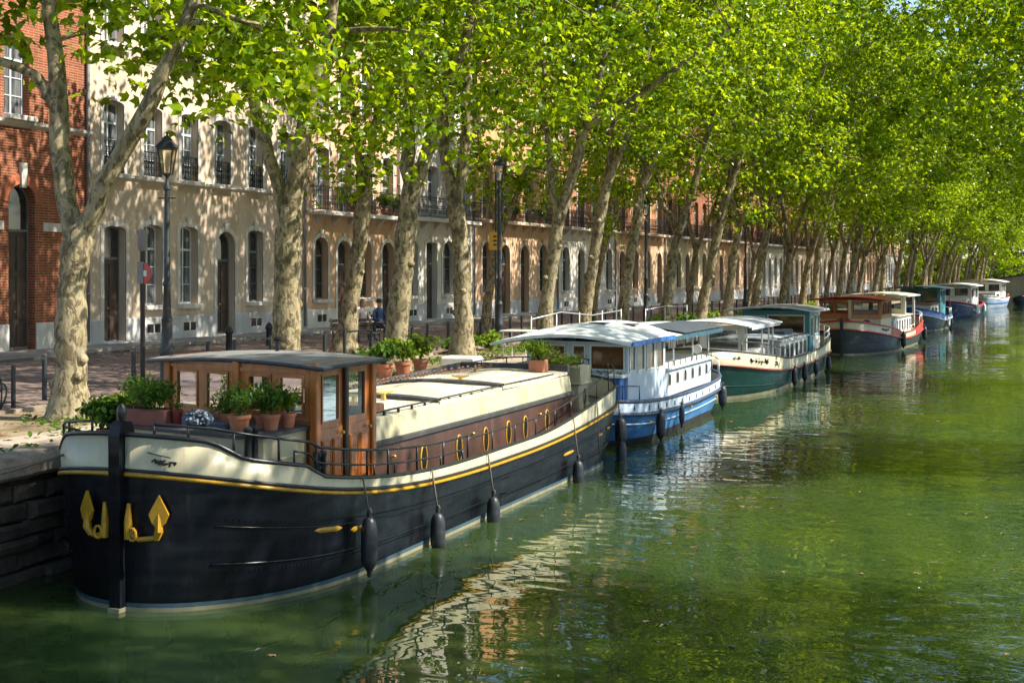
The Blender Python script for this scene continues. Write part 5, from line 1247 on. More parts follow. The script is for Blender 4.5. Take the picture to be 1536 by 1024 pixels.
camber_roof(navy, 'canopy', [(-2.2, 3.6), (1.7, 3.9), (1.8, 9.6), (-1.8, 9.6)], 3.5, .2, .06, BLUECANVAS, DARKCANVAS, 9)
for x, y in ((-1.9, 4.0), (1.6, 9.3), (-1.6, 9.3)): MB().tube([(x, y, 1.2), (x, y, 3.5)], .03, 6).build('canopy_post', DARKCANVAS, navy)
strokes(H5, 4.6, 5.6, .16, 4, WHITE, navy, 'side_lettering', .09, 2, w=.05); H5.rail([8.2, 9, 9.8, 10.2], 1, 0, .5, .025, name='stern_rail', mat=WHITE)
fender(W(navy, H5.hb(6) + .1, 6, .45), .7, .13, W(navy, H5.hb(6) + .03, 6, .95), 'pale fender amidships on the slate and blue boat', FG, WHITE); fender(W(navy, H5.hb(9.8) + .1, 9.8, .5), .8, .14, W(navy, H5.hb(9.8) + .03, 9.8, 1.1), 'dark fender at the stern of the slate and blue boat', FG)

tug = boat_root('cabin_cruiser', -6.5, 120.5, 'navy hulled boat with red gunwale and white wheelhouse, second from the far end', 'boat', R(-3.2))
H6 = Hull(tug, 15.0, 2.0, bow=.3, stern=.16, nb=1.9, ns=2.2, zs=(1.75, .95, 1.5), off=lambda y, L: .35, rake=(.1, .5), wlB=.9, wlbow=1.2, pw=2.0)
H6.skin('hull', [-.4, 0, .15, .3, .5, .7, .85, 1.0], HULL_NAVY); H6.bulwark(HULL_NAVY); H6.rub('gunwale', RED, .10, 0, .02, base='top'); H6.deck(BROWNWOOD, .02)
house(tug, 'fore_cabin', [(-1.4, 3.2), (1.4, 3.0), (1.4, 5.8), (-1.4, 5.8)], 1.1, 2.3, {0: [(.3, 1.2, .4, .9, 0)], 1: [(.4, 2.2, .4, .9, 0)]}, WHITE, RED, GLASS, .05, True)
house(tug, 'wheelhouse', [(-1.5, 6.0), (1.55, 5.8), (1.55, 12.5), (-1.5, 12.5)], 1.1, 3.9, {0: [(.2, 1.3, 1.5, 2.5, 0), (1.6, 2.8, 1.5, 2.5, 0)], 1: [(.3, 1.4, 1.0, 2.4, 0), (1.8, 3.2, 1.4, 2.5, 0), (3.7, 6.2, 1.2, 2.5, 0)], 3: [(.5, 3, 1.3, 2.4, 0)]}, WHITE, WHITE, GLASS, .05)
m = MB(); m.bbox(1.56, 1.6, 7.1, 7.5, 2.5, 3.5, .01); m.build('side_shutter', RED, tug)
camber_roof(tug, 'wheelhouse_roof', [(-2.0, 4.4), (1.9, 4.6), (1.9, 13.2), (-1.9, 13.2)], 3.9, .3, .10, WHITEROOF, WHITE, 9)
strokes(H6, 3.3, 4.6, -.3, 3, WHITE, tug, 'hull_mark', .2, 5, w=.12)
H6.rail([2.5, 4, 5.5, 7], 1, 0, .7, .03, name='side_rail', mat=WHITE)
for y in (4.5, 6.0, 12.2): fender(W(tug, H6.hb(y) + .12, y, .6), .8, .15, W(tug, H6.hb(y) + .03, y, 1.2), 'pale fender on the side of the navy boat with the red gunwale', FG, WHITE)

white = boat_root('cabin_cruiser', -4.5, 154.3, 'white topped pale blue hulled boat, farthest of the large moored boats', 'boat', R(-3.2))
H7 = Hull(white, 13.5, 1.95, bow=.34, stern=.14, nb=1.8, ns=2.2, zs=(2.0, 1.35, 1.5), off=lambda y, L: .4, rake=(.3, .4), wlB=.88, wlbow=1.2, pw=2.0)
H7.skin('hull', [-.4, 0, .15, .3, .5, .7, .85, 1.0], HULL_GREY); H7.bulwark(WHITE); H7.rub('gunwale', WHITE, .08, 0, .02, base='top'); H7.deck(DECK, .02); band(H7, 'hull_stripe', .75, 1.0, BLUE, .015)
house(white, 'fore_cabin', [(-1.4, 1.9), (1.2, 1.7), (1.5, 4.8), (-1.5, 4.8)], 1.5, 3.0, {1: [(.5, 2.4, .6, 1.1, .1)], 0: [(.3, 2.2, .3, 1.2, .1)]}, WHITE, WHITE, GLASS_W, .05, True)
house(white, 'wheelhouse', [(-1.5, 5.0), (1.6, 4.9), (1.6, 11), (-1.5, 11)], 1.5, 4.8, {0: [(.2, 1.4, 1.6, 2.9, 0), (1.7, 2.9, 1.6, 2.9, 0)], 1: [(.3, 1.6, 1.4, 2.9, 0), (2.0, 3.4, 1.6, 2.9, 0), (3.8, 5.6, 1.4, 2.9, 0)]}, WHITE, WHITE, GLASS, .05)
camber_roof(white, 'wheelhouse_roof', [(-3.0, 3.2), (2.0, 3.6), (2.0, 11.6), (-2.2, 11.6)], 4.8, .5, .12, WHITEROOF, SLATEROOF, 9)
H7.rail([9.5, 10.8, 12, 12.8], 1, 0, .7, .03, name='stern_rail', mat=RED)
tender = boat_root('rowing_boat', -.6, 170, 'small dark open boat beyond the farthest white boat, at the picture edge', 'boat', R(-3.2))
H8 = Hull(tender, 6.5, 1.2, bow=.4, stern=.1, nb=1.8, ns=2.2, zs=(1.1, .75, .85), off=lambda y, L: .12, rake=(.3, .2), wlB=.85, wlbow=1.1)
H8.skin('hull', [-.3, 0, .3, .6, 1.0], HULL_NAVY); H8.bulwark(HULL_NAVY); H8.deck(DECK, -.3)
for y in (1.8, 3.4, 5.0): MB().bbox(-1.05, 1.05, y, y + .3, .66, .72, .01).build('thwart', DECK, tender)

for b_, k_ in ((red, .83), (navy, .80), (tug, .70), (white, .60)): b_.scale = (1, 1, k_)

for b_, x, y, z, h in ((blue, .3, 4.2, 2.5, 1.3), (green, .5, 13.6, 2.5, 1.2), (red, -.4, 4.4, 3.2, 1.1), (red, .6, 12.0, 3.3, 1.6), (navy, .2, 6.8, 3.6, 1.8), (tug, .3, 8, 4.1, 2.2)):
    m = MB(); m.tube([(x, y, z), (x, y, z + h)], .014, 5); m.bar((x - .22, y, z + h * .8), (x + .22, y, z + h * .8), .014); m.bar((x - .15, y, z + h * .92), (x + .15, y, z + h * .92), .012); m.build('aerial', ZINC, b_)
for b_, H_, y, lab in ((blue, H2, .5, 'slack mooring rope from the near end of the blue boat to the quay'), (blue, H2, 10.9, 'slack mooring rope from the far end of the blue boat to the quay'), (green, H3, 15.8, 'slack mooring rope from the stern of the green boat to the quay'), (red, H4, 14.8, 'slack mooring rope from the stern of the red boat to the quay')):
    a_ = Vector(W(b_, -H_.hb(y) + .1, y, H_.top(y))); e_ = Vector((-12.2 + bend(a_.y), a_.y + 1.2, Q + .12)); mid_ = (a_ + e_) / 2 - Vector((0, 0, .25))
    tag(MB().tube([tuple(p) for p in crom([a_, mid_, e_], 10)], .016, 5).build('mooring_rope', ROPE, None, 'all'), lab, 'rope')
# ------------------------------------------------------------------ plants
def tuft(name, rng, c, r, n, size, mat, parent, tpl='slim', stems=8, up=.4, droop=.5):
    """arching sprays of leaves over a point: stems + leaves in one bushy mass"""
    pts = []; m = MB()
    for k in range(stems):
        a = rng.uniform(0, 6.28); rr_ = rng.uniform(.3, 1) ; h = r[2] * rng.uniform(.55, 1.1)
        P = crom([(0, 0, 0), (math.cos(a) * r[0] * rr_ * .4, math.sin(a) * r[1] * rr_ * .4, h * .7), (math.cos(a) * r[0] * rr_, math.sin(a) * r[1] * rr_, h * (1 - droop * rr_ * .5))], 7)
        m.tube([tuple(p + np.array(c)) for p in P], .006, 4)
        q = P[rng.integers(2, 7, max(1, n // stems))] + rng.normal(size=(max(1, n // stems), 3)) * np.array([.10, .10, .08]) * (r[0] + .2)
        pts.append(q + np.array(c))
    me = leaf_mesh(name, np.vstack(pts), np.full(sum(len(p) for p in pts), size), rng, mat, tpl, up)
    f = inst(name, me, parent); m.build('stems', GRASS, f); return f
def pot_plant(loc, h, r, fr, n, size, mat, label, group, seed, tpl='slim', name='potted_plant', stems=10, potmat=None, box=None):
    if group == PG and r > .08 and h > .05: fr = (fr[0], fr[1], fr[2] * .85); n = int(n * 1.5); stems = 14
    rng = np.random.default_rng(seed); root = empty(name, loc, rng.uniform(0, 6), label, 'plant', group)
    m = MB()
    if box: m.bbox(-box[0] / 2, box[0] / 2, -box[1] / 2, box[1] / 2, 0, h, .02)
    else: m.lathe([(r * .68, 0), (r * .72, .01), (r * .93, h * .8), (r * 1.04, h * .8), (r * 1.06, h), (r * .95, h), (r * .92, h * .9)], 18)
    m.build('pot', potmat or TERRA, root, True)
    if not box: MB().lathe([(r * .9, h * .88), (r * .5, h * .93)], 14).build('soil', SOIL, root)
    else: root.rotation_euler.z = 0; MB().box(-box[0] / 2 + .02, box[0] / 2 - .02, -box[1] / 2 + .02, box[1] / 2 - .02, h, h + .01).build('soil', SOIL, root)
    tuft('foliage', rng, (0, 0, h * .9), fr, n, size, mat, root, tpl, stems); return root
PG = 'potted plants on the black barge'
def bl(x, y, z): return W(barge, x, y, z)
zt = 1.946
pot_plant(bl(.86, 1.14, zt), .21, .135, (.34, .30, .42), 330, .085, LEAF_POT, 'bushy plant in the largest terracotta pot at the front of the foredeck box', PG, 1)
pot_plant(bl(.92, 1.58, zt), .17, .10, (.26, .26, .48), 240, .08, LEAF_POT, 'feathery plant in a terracotta pot right behind the largest pot on the foredeck box', PG, 2)
pot_plant(bl(1.08, 1.50, zt), .19, .11, (.28, .28, .40), 260, .08, LEAF_POT, 'plant in the terracotta pot at the corner of the foredeck box beside the wheelhouse doors', PG, 3)
pot_plant(bl(1.14, 1.80, zt), .18, .10, (.26, .26, .46), 220, .08, LEAF_LIME, 'light green plant in the terracotta pot touching the wheelhouse corner', PG, 4)
pot_plant(bl(.28, 1.75, zt), .15, .10, (.24, .24, .26), 160, .08, LEAF_POT, 'low plant in a small reddish pot against the wheelhouse front', PG, 5)
pot_plant(bl(-.72, 1.46, 1.947), .20, .2, (.48, .36, .36), 620, .09, LEAF_POT, 'wide leafy plant in a long brown trough at the port side of the foredeck', PG, 6, box=(.75, .24), potmat=paint('brown_trough', (.22, .07, .05), .6, .25, 5, .05))
pot_plant(bl(-1.32, 1.5, 1.6), .26, .15, (.40, .36, .48), 420, .10, LEAF_POT, 'dark bushy plant in a pot behind the bow stem', PG, 7, tpl='wide')
pot_plant(bl(-1.1, 1.9, 1.947), .22, .13, (.36, .36, .46), 320, .085, LEAF_POT, 'green plant in a pot between the trough and the wheelhouse', PG, 8)
pot_plant(bl(-.28, 1.5, 1.947), .20, .075, (.1, .1, .12), 40, .05, LEAF_POT, 'narrow dark red pot beside the brown trough', PG, 9, potmat=DARKRED)
rng = np.random.default_rng(8)
orn = empty('flower_bunch', bl(.06, 1.45, zt), 0, 'rounded bunch of pale blue flowers lying on the foredeck box', 'flowers')
P = rng.normal(size=(260, 3)); P /= np.linalg.norm(P, axis=1)[:, None]; P = P * np.array([.20, .13, .10]) + np.array([0, 0, .11]); inst('petals', leaf_mesh('petals', P, np.full(260, .05), rng, LEAF_BLUE, 'wide', nrm=P * 6), orn)
MB().lathe([(.1, 0), (.15, .05), (.13, .09)], 12).build('bowl', TARP, orn, True)
tag(MB().bbox(-.12, .12, -.06, .06, 0, .07, .015).build('deck_box', DARKCANVAS, None, loc=bl(.40, 1.42, zt)), 'small flat dark blue box on the foredeck box beside the blue flowers', 'box')
pot_plant(bl(.62, 12.30, 1.90), .24, .17, (.42, .40, .46), 620, .10, LEAF_LIME, 'bright fern in a square terracotta pot on the stern end of the cream roof', PG, 10, box=(.32, .3))
pot_plant(bl(.88, 13.6, 1.952), .02, .1, (.34, .30, .22), 320, .07, LEAF_GREY, 'silvery trailing plant on top of the cream stern locker', PG, 11, box=(.5, .5), potmat=CREAM)
pot_plant(bl(.75, 13.02, 1.55), .30, .16, (.55, .45, .48), 480, .09, LEAF_LIME, 'tall light green plant between the fern and the stern locker', PG, 12)
QP = 'terracotta pots on the quay'
for i, (u, lab) in enumerate(((0, 'bushy plant in the nearest of three terracotta pots on the quay'), (1, 'plant in the middle one of three terracotta pots on the quay'), (2, 'plant in the farthest of three terracotta pots on the quay'))):
    pot_plant((-12.62 + .02 * i, 25.25 + .84 * i, Q + .005), .34, .19 - .01 * i, (.36, .36, .56), 420, .11, LEAF_LIME if i else LEAF_POT, lab, QP, 20 + i, tpl='wide')
tag(MB().bbox(-.45, .45, -.3, .3, 0, .28, .05).build('storage_box', WHITE, None, loc=(-12.55, 29.2, Q + .004)), 'low white plastic box on the quay path beyond the terracotta pots', 'box')
wt = empty('cafe_table', (-12.7, 33.4, Q + .004), 0, 'small white slatted table on the quay in front of the blue boat', 'table')
MB().bbox(-.4, .4, -.4, .4, .70, .73, .01).build('table_top', WHITE, wt)
for x in (-.32, .32):
    for y in (-.32, .32): MB().tube([(x, y, 0), (x, y, .7)], .015, 6).build('leg', WHITE, wt)
# verge plants
rng = np.random.default_rng(15)
SG = 'low leafy plants on the verge'
def shrub(X, Y, r, n, size, mat, label, seed, tpl='wide', grp=SG):
    g = np.random.default_rng(seed); root = empty('shrub', (X + bend(Y), Y, Q - .01), 0, label, 'shrub', grp)
    tuft('foliage', g, (0, 0, 0), r, n, size, mat, root, tpl, 16, .5, .7)
sh = [(-13.1, 21.6, (.7, .8, .42), 420, 'leafy plant at the quay edge just behind the wheelhouse roof'), (-13.3, 23.2, (.6, .7, .36), 380, 'low leafy plant on the verge left of the three pots'), (-14.3, 28.0, (.7, 1.0, .5), 460, 'dense green plant behind the three terracotta pots'), (-14.6, 30.0, (.5, .8, .42), 320, 'green plant left of the gnarled tree foot'),
      (-14.9, 34.4, (.6, 1.2, .55), 460, 'leafy plant at the foot of the far lamp post'), (-14.7, 36.3, (.5, 1.0, .5), 380, 'leafy plant directly before the far lamp post'), (-14.2, 39.6, (.6, 1.0, .5), 380, 'leafy plant past the lamp post at the tree foot'), (-13.5, 17.9, (.5, .6, .3), 260, 'small weedy plant beside the foremost tree foot')]
for k, (x, y, r, n, lab) in enumerate(sh): shrub(x, y, r, n, .15, LEAF_LIME if k % 2 else LEAF_POT, lab, 100 + k)
for k, y in enumerate([44.5, 49.6, 54.8, 60, 65, 71, 78, 86]): shrub(-13.6 + rng.uniform(-.5, .6), y, (.7, 1.1, .55), 300, .18, LEAF_LIME if k % 3 == 0 else LEAF_POT, 'leafy plant among the trunks of the front tree row behind the boats', 120 + k)
pts = []
for (x, y, sx, sy, n) in [(-13.6, 16.4, .7, .6, 170), (-12.6, 15.4, .5, .8, 50), (-12.9, 19.5, .4, 1.6, 160), (-13.6, 21, .7, .8, 260), (-13.4, 25.6, .8, 1.2, 420), (-13.8, 31.3, .8, 1.4, 520), (-13.8, 36, .8, 2.5, 600), (-13.6, 43, .8, 4, 700), (-13.6, 53, .9, 6, 900), (-11.9, 12.8, .12, 1.2, 70), (-11.75, 10.5, .1, 1.2, 50)]:
    p = rng.normal(size=(n, 3)) * np.array([sx * .55, sy * .55, 0]) + np.array([x, y, Q + .025]); p[:, 0] += [bend(v) for v in p[:, 1]]; p[:, 2] += rng.uniform(0, .05, n); pts.append(p[(p[:, 0] < -11.62 + np.array([bend(v) for v in p[:, 1]]))])
pts = np.vstack(pts); tag(inst('weeds', leaf_mesh('weeds', pts, np.full(len(pts), .085), rng, LEAF_POT, 'wide', 1.0)), kind='stuff')
n = 1500; p = np.column_stack([rng.uniform(-24.4, -12.2, n), rng.uniform(10, 60, n), np.full(n, Q + .012)]); p[:, 0] += [bend(v) for v in p[:, 1]]
tag(inst('fallen_leaves', leaf_mesh('fallen_leaves', p, np.full(n, .11), rng, paint('dry_leaf', (.24, .15, .06), .8, .4, 5, 0), 'palm', 6.0)), kind='stuff')
# balcony flowers stand on the balconies
for k, (y, z, lab) in enumerate(((48.6, 4.72, 'red and green flowers on the left small balcony of the peach house'), (51.2, 4.72, 'green plants on the right small balcony of the peach house'), (68.6, 4.95, 'bright yellow green bush on the balcony of the orange house'), (65.2, 4.95, 'small yellow green bush at the left end of the orange house balcony'), (52.4, 4.72, 'flowers at the right end of the small peach house balcony'))):
    pot_plant((-26.3 + .42 + bend(y), y, Q + .1 + z - .06), .24, .16, (.4, .5, .55), 260, .16, LEAF_LIME, lab, 'balcony plants', 200 + k, tpl='wide')

# ------------------------------------------------------------------ street furniture
def lamp(X, Y, h, label):
    r = empty('street_lamp', (X, Y, Q - .01), R(20), label, 'street lamp', 'cast iron street lamps')
    MB().lathe([(.17, 0), (.17, .10), (.14, .14), (.135, .62), (.15, .66), (.15, .74), (.11, .82), (.10, 1.3), (.115, 1.34), (.085, 1.42)], 14).build('base', IRON, r, True)
    m = MB(); p = [(.085, 1.42), (.07, 2.0), (.085, 2.02), (.085, 2.08), (.065, 2.12), (.055, h - 1.05), (.075, h - 1.03), (.075, h - .98), (.04, h - .9), (.035, h - .78), (.09, h - .72)]
    m.lathe(p, 12); m.build('pole', IRON, r, True)
    m = MB(); a, b = .12, .21; z0, z1 = h - .72, h - .22
    for k in range(4):
        t = k * math.pi / 2 + math.pi / 4; u = t + math.pi / 2
        m.bar((a * math.cos(t), a * math.sin(t), z0), (b * math.cos(t), b * math.sin(t), z1), .024)
        m.bar((a * math.cos(t), a * math.sin(t), z0), (a * math.cos(u), a * math.sin(u), z0), .03); m.bar((b * math.cos(t), b * math.sin(t), z1), (b * math.cos(u), b * math.sin(u), z1), .034)
    hd = m.build('lantern', IRON, r)
    m = MB(); m.lathe([(.26, z1 + .01), (.25, z1 + .04), (.15, z1 + .14), (.12, z1 + .16), (.12, z1 + .19), (.06, z1 + .24), (.02, z1 + .27), (.03, z1 + .31), (.0, z1 + .34)], 4); m.v = [(x * .7071 - y * .7071, x * .7071 + y * .7071, z) for x, y, z in m.v]; m.build('lantern_roof', IRON, hd)
    m = MB(); pt = lambda rr_, t, z: (rr_ * math.cos(t), rr_ * math.sin(t), z)
    for k in range(4):
        t = k * math.pi / 2 + math.pi / 4; u = t + math.pi / 2; m.add([pt(a * .95, t, z0), pt(a * .95, u, z0), pt(b * .95, u, z1), pt(b * .95, t, z1)], [(0, 1, 2, 3)])
    m.build('lantern_glass', LAMPGLASS, hd); MB().lathe([(.03, z0 + .05), (.045, z0 + .2), (.03, z0 + .3)], 8).build('bulb', WHITE, hd, True)
    m = MB(); m.bar((-.18, 0, h - 1.2), (.18, 0, h - 1.2), .025); m.build('ladder_bar', IRON, r); return r
lamp(-15.9, 22.2, 4.95, 'black cast iron street lamp rising behind the wooden wheelhouse of the black barge')
lamp(-14.85, 37.4, 5.75, 'tall black street lamp beside the yellow sign')
for y in (54, 71, 90): lamp(-15.2 + bend(y), y, 5.4, 'street lamp half hidden between the farther trunks above the boats')
def post(X, Y, h, r, mat, name, label, cat): 
    e = empty(name, (X, Y, Q - .01), 0, label, cat); MB().lathe([(r * 1.4, 0), (r * 1.4, .04), (r, .06), (r, h - .05), (r * 1.15, h - .04), (r * .9, h)], 10).build('post', mat, e, True); return e
sp = post(-17.0, 22.9, 3.15, .05, paint('weathered_post', (.05, .04, .035), .6, .4, 6, .1), 'sign_post', 'dark post with a red sign and grey box on top, between foremost tree and lamp', 'sign')
MB().lathe([(.07, 2.72), (.10, 2.76), (.10, 3.05), (.13, 3.10), (.12, 3.16)], 12).build('post_head', ZINC, sp, True)
m = MB(); m.prism([(.23 * math.cos(a), 2.26 + .23 * math.sin(a)) for a in [k * math.pi / 4 + math.pi / 8 for k in range(8)]], 1, -.012, .012); m.xf(Matrix.Translation((.10, -.07, 0)) @ Matrix.Rotation(R(-18), 4, 'Z')); sg = m.build('sign_plate', SIGNRED, sp)
m = MB(); m.prism([(-.09, 2.20), (.09, 2.20), (.09, 2.32), (-.09, 2.32)], 1, -.018, -.0125); m.xf(Matrix.Translation((.10, -.07, 0)) @ Matrix.Rotation(R(-18), 4, 'Z')); m.build('sign_mark', WHITE, sg)
MB().bbox(-.075, .075, -.09, -.052, 2.05, 2.5, .008).build('mount_plate', ZINC, sp)
yp = post(-15.6, 39.0, 5.4, .03, IRON, 'sign_post', 'thin post carrying a square yellow sign with dark marks beside the tall lamp', 'sign')
m = MB(); m.prism([(-.22, 3.05), (-.19, 3.0), (.2, 3.0), (.24, 3.05), (.22, 3.5), (.16, 3.56), (-.17, 3.56), (-.21, 3.5)], 1, -.06, -.035); sg = m.build('sign_plate', SIGNYEL, yp)
m = MB()
for z in (3.14, 3.27, 3.40): m.prism([(-.07, z), (-.02, z - .015), (.05, z), (.06, z + .035), (0, z + .05), (-.06, z + .04)], 1, -.066, -.0605)
m.build('sign_marks', IRON, sg)
def hoop_mesh(L=1.5, h=.78):
    m = MB()
    for y in (0, L): m.bbox(-.035, .035, y - .035, y + .035, 0, h + .02, .008)
    m.bar((0, .036, h - .03), (0, L - .036, h - .03), .05, .05); return m
HG = 'low metal hoop rails along the street edge'
HM = hoop_mesh().mesh('hoop_rail', IRON)
y = 15.2; k = 0
while y < 118:
    lab = {0: 'low dark metal hoop rail left of the foremost tree trunk', 1: 'low dark metal hoop rail just behind the foremost tree trunk', 2: 'low dark metal hoop rail between the foremost tree and the lamp post'}.get(k, 'low dark metal hoop rail along the street edge beyond the near lamp post')
    tag(inst('hoop_rail', HM, None, (-16.4 + bend(y), y, Q - .01), (0, 0, bang(y))), lab, 'barrier', HG); y += 2.55; k += 1
fe = empty('iron_fence', (-15.9, 15.6, Q - .01), 0, 'low ornate iron fence of dark scrolls left of the foremost tree', 'fence')
m = MB(); rs = random.Random(2)
for k in range(11):
    y = -.9 + k * .29
    for s in (-1, 1):
        m.tube(crom([(0, y, .02), (s * .02, y + s * .10, .2), (0, y + s * .13, .36), (0, y + s * .02, .44), (0, y - s * .05, .36), (0, y, .3)], 14), .016, 5)
    m.tube(crom([(0, y, 0), (.01, y + .02, .3), (0, y, .52)], 6), .014, 5)
    for q in range(3): a = rs.uniform(-.1, .1); z = rs.uniform(.2, .5); m.lathe([(.0, -.05), (.035, 0), (0, .06)], 5, (rs.uniform(-.03, .03), y + a, z))
m.build('scrollwork', IRON, fe, 'all')
for y in (-1.0, .7, 2.3): MB().bbox(-.03, .03, y - .03, y + .03, 0, .72, .006).build('fence_post', IRON, fe)
m = MB(); m.bar((0, -1, .1), (0, 2.3, .1), .025); m.build('bottom_bar', IRON, fe)
# benches and the people on the far one
def bench(X, Y, rz, label):
    b = empty('park_bench', (X, Y, Q - .01), rz, label, 'bench', 'street benches')
    m = MB()
    for k in range(4): m.bbox(-.8, .8, .02 + k * .11, .11 + k * .11, .42, .45, .008)
    m.build('seat', DOORWOOD, b)
    m = MB()
    for k in range(3): m.bbox(-.8, .8, .50 + k * .035, .53 + k * .035, .54 + k * .12, .63 + k * .12, .006)
    m.build('backrest', DOORWOOD, b)
    for x in (-.72, .72):
        m = MB(); m.tube([(x, .05, 0), (x, .08, .4), (x, .5, .42), (x, .62, .9)], .022, 6); m.tube([(x, .48, .4), (x, .58, 0)], .022, 6); m.tube(crom([(x, .5, .66), (x, .2, .68), (x, .03, .6), (x, .08, .5), (x, .16, .56)], 12), .018, 6); m.build('leg', IRON, b, 'all')
    return b
bench(-20.1, 39.65, R(65), 'dark bench with two people sitting on it, in front of the peach house')
bench(-18.75, 36.0, R(65), 'empty dark bench with curled iron armrests right of the slim leaning tree')
def person(loc, rz, top, legs, hair, label, lean=0.0, long=False):
    root = empty('person', loc, rz, label, 'person')
    me = bpy.data.meshes.new('body'); V, E, Rr = [], [], []
    def v(p, r, par=None):
        V.append(p); Rr.append(r)
        if par is not None: E.append((par, len(V) - 1))
        return len(V) - 1
    pe = v((0, 0, .55), .13); ch = v((0, .03, .80), .135, pe); sh_ = v((0, .03, 1.0), .12, ch); nk = v((0, .01, 1.12), .055, sh_); hd0 = v((0, -.02, 1.2), .075, nk); hd1 = v((0, -.03, 1.31), .085, hd0)
    for s in (-1, 1):
        hp = v((s * .1, -.03, .53), .095, pe); kn = v((s * .13, -.45, .52), .065, hp); an = v((s * .13, -.48, .12), .045, kn); v((s * .13, -.64, .05), .035, an)
        so_ = v((s * .19, .03, 1.0), .06, sh_); el = v((s * .25, -.05, .74), .045, so_); wr = v((s * .14, -.27, .66), .032, el); v((s * .10, -.36, .64), .035, wr)
    me.from_pydata(V, E, []); o = inst('body', me, root)
    mod = o.modifiers.new('skin', 'SKIN'); sub = o.modifiers.new('smooth', 'SUBSURF'); sub.levels = sub.render_levels = 2
    for i, r in enumerate(Rr): me.skin_vertices[0].data[i].radius = (r, r)
    me.skin_vertices[0].data[0].use_root = True
    N = NT('clothing_' + top.name + legs.name); g = N.n('ShaderNodeTexCoord'); s_ = N.n('ShaderNodeSeparateXYZ'); N.l(g.outputs['Object'], s_.inputs[0])
    ct = {n.name: n for n in ()}
    cols = {SHIRT: (.62, .5, .46), BLUESHIRT: (.04, .07, .15), JEANS: (.03, .035, .05)}
    leg = N.math('LESS_THAN', s_.outputs[2], .60); head = N.math('GREATER_THAN', s_.outputs[2], 1.1); hand = N.math('LESS_THAN', N.math('ABSOLUTE', N.math('ADD', s_.outputs[1], .33)), .075); hz_ = N.math('MULTIPLY', hand, N.math('GREATER_THAN', s_.outputs[2], .605))
    c = N.mix(leg, cols[top], cols[legs]); c = N.mix(N.math('MAXIMUM', head, hz_), c, (.52, .3, .21)); N.bsdf(c, .8); me.materials.append(N.m)
    h = MB(); h.lathe([(.03, -.02), (.095, .0), (.105, .06), (.09, .11), (.05, .14), (.01, .15)], 12, (0, .01, 1.27), .95, 1.08)
    if long: h.lathe([(.06, -.22), (.085, -.1), (.09, .04)], 10, (0, .05, 1.27), 1, .7)
    h.build('hair', hair, root, True)
    f = MB(); f.lathe([(.006, -.02), (.016, -.012), (.008, .03)], 6, (0, -.115, 1.27))
    f.build('nose', SKIN, root, True); return root
person((-20.49, 39.39, Q), R(65), SHIRT, JEANS, PALEHAIR, 'person in a pale pink top sitting on the bench, at left', long=True)
person((-20.2, 40.0, Q), R(65), BLUESHIRT, JEANS, HAIR, 'person with dark hair in a dark blue jacket sitting on the bench')
# landing rails in front of the blue boat
lr = empty('landing_rail', (-12.35, 36.5, Q), bang(40), 'white tubular landing rail with open ends behind the blue boat roof', 'railing')
m = MB()
m.tube([(0, -3.0, 1.02), (0, -.6, 1.15), (0, 2.2, .98), (0, 5.2, 1.05)], .018, 6); m.tube([(0, -3.0, .55), (0, .5, .62), (0, 5.2, .5)], .014, 6); m.build('rail_tubes', GALV, lr, 'all')
for y in (-3.0, -1.0, 1.0, 3.2, 5.2): MB().tube([(0, y, 0), (0, y, 1.1)], .017, 6).build('rail_post', GALV, lr, 'all')
lr2 = empty('landing_rail', (-12.2 + bend(46), 46.5, Q), bang(47), 'second white landing rail behind the blue boat awning', 'railing')
m = MB(); m.tube([(0, -2.4, 1.0), (0, 0, 1.08), (0, 3, 1.0)], .018, 6); m.build('rail_tubes', GALV, lr2, 'all')
for y in (-2.4, 0, 3.0): MB().tube([(0, y, 0), (0, y, 1.06)], .017, 6).build('rail_post', GALV, lr2, 'all')
# mooring line of the barge
tag(MB().tube([tuple(bl(-.9, .55, 1.75)), (-11.2, 12.6, 1.52), (-11.55, 11.6, 1.40), (-11.7, 9.5, 1.34), (-11.7, 6, 1.3)], .018, 6).build('mooring_rope', ROPE, None, 'all'), 'dark mooring rope running from the barge bow along the quay wall', 'rope')
# bollard-like street lights on the pavement
for k, (y, x) in enumerate(((33.0, -21.5), (36.0, -22.0), (30.2, -21.6))):
    b = empty('bollard', (x, y, Q - .01), 0, ('short dark bollard on the street in front of the wooden double window', 'short dark bollard on the street left of the second tree trunk', 'short dark bollard on the street right of the near lamp post')[k], 'bollard', 'street bollards'); MB().lathe([(.10, 0), (.09, .5), (.12, .54), (.12, .62), (.05, .72), (.0, .75)], 12).build('body', IRON, b, True)
# ------------------------------------------------------------------ bridge at the end of the canal
by = 196.0; bx = bend(by); br = empty('canal_bridge', (bx, by, 0), bang(by), 'low hump backed stone bridge with iron railing at the far end of the canal', 'bridge')
m = MB(); prof = []
xs = [-12 + 27 * k / 30 for k in range(31)]
top = lambda x: 2.6 + 1.9 * math.sin(math.pi * min(1, max(0, (x + 13) / 29)))
for y0 in (-3.0, 3.0):
    up = [(x, y0, top(x)) for x in xs]; lo = [(x, y0, max(-.4, 3.2 * math.sqrt(max(0, 1 - ((x - 4.5) / 7.5) ** 2))) if abs(x - 4.5) < 7.5 else -.4) for x in xs]; m.grid([up, lo])
m.grid([[(x, -3, top(x)) for x in xs], [(x, 3, top(x)) for x in xs]]); m.grid([[(x, y0, max(-.4, 3.2 * math.sqrt(max(0, 1 - ((x - 4.5) / 7.5) ** 2))) if abs(x - 4.5) < 7.5 else -.4) for x in xs] for y0 in (-3, 3)])
m.build('arch', P_CONC, br)
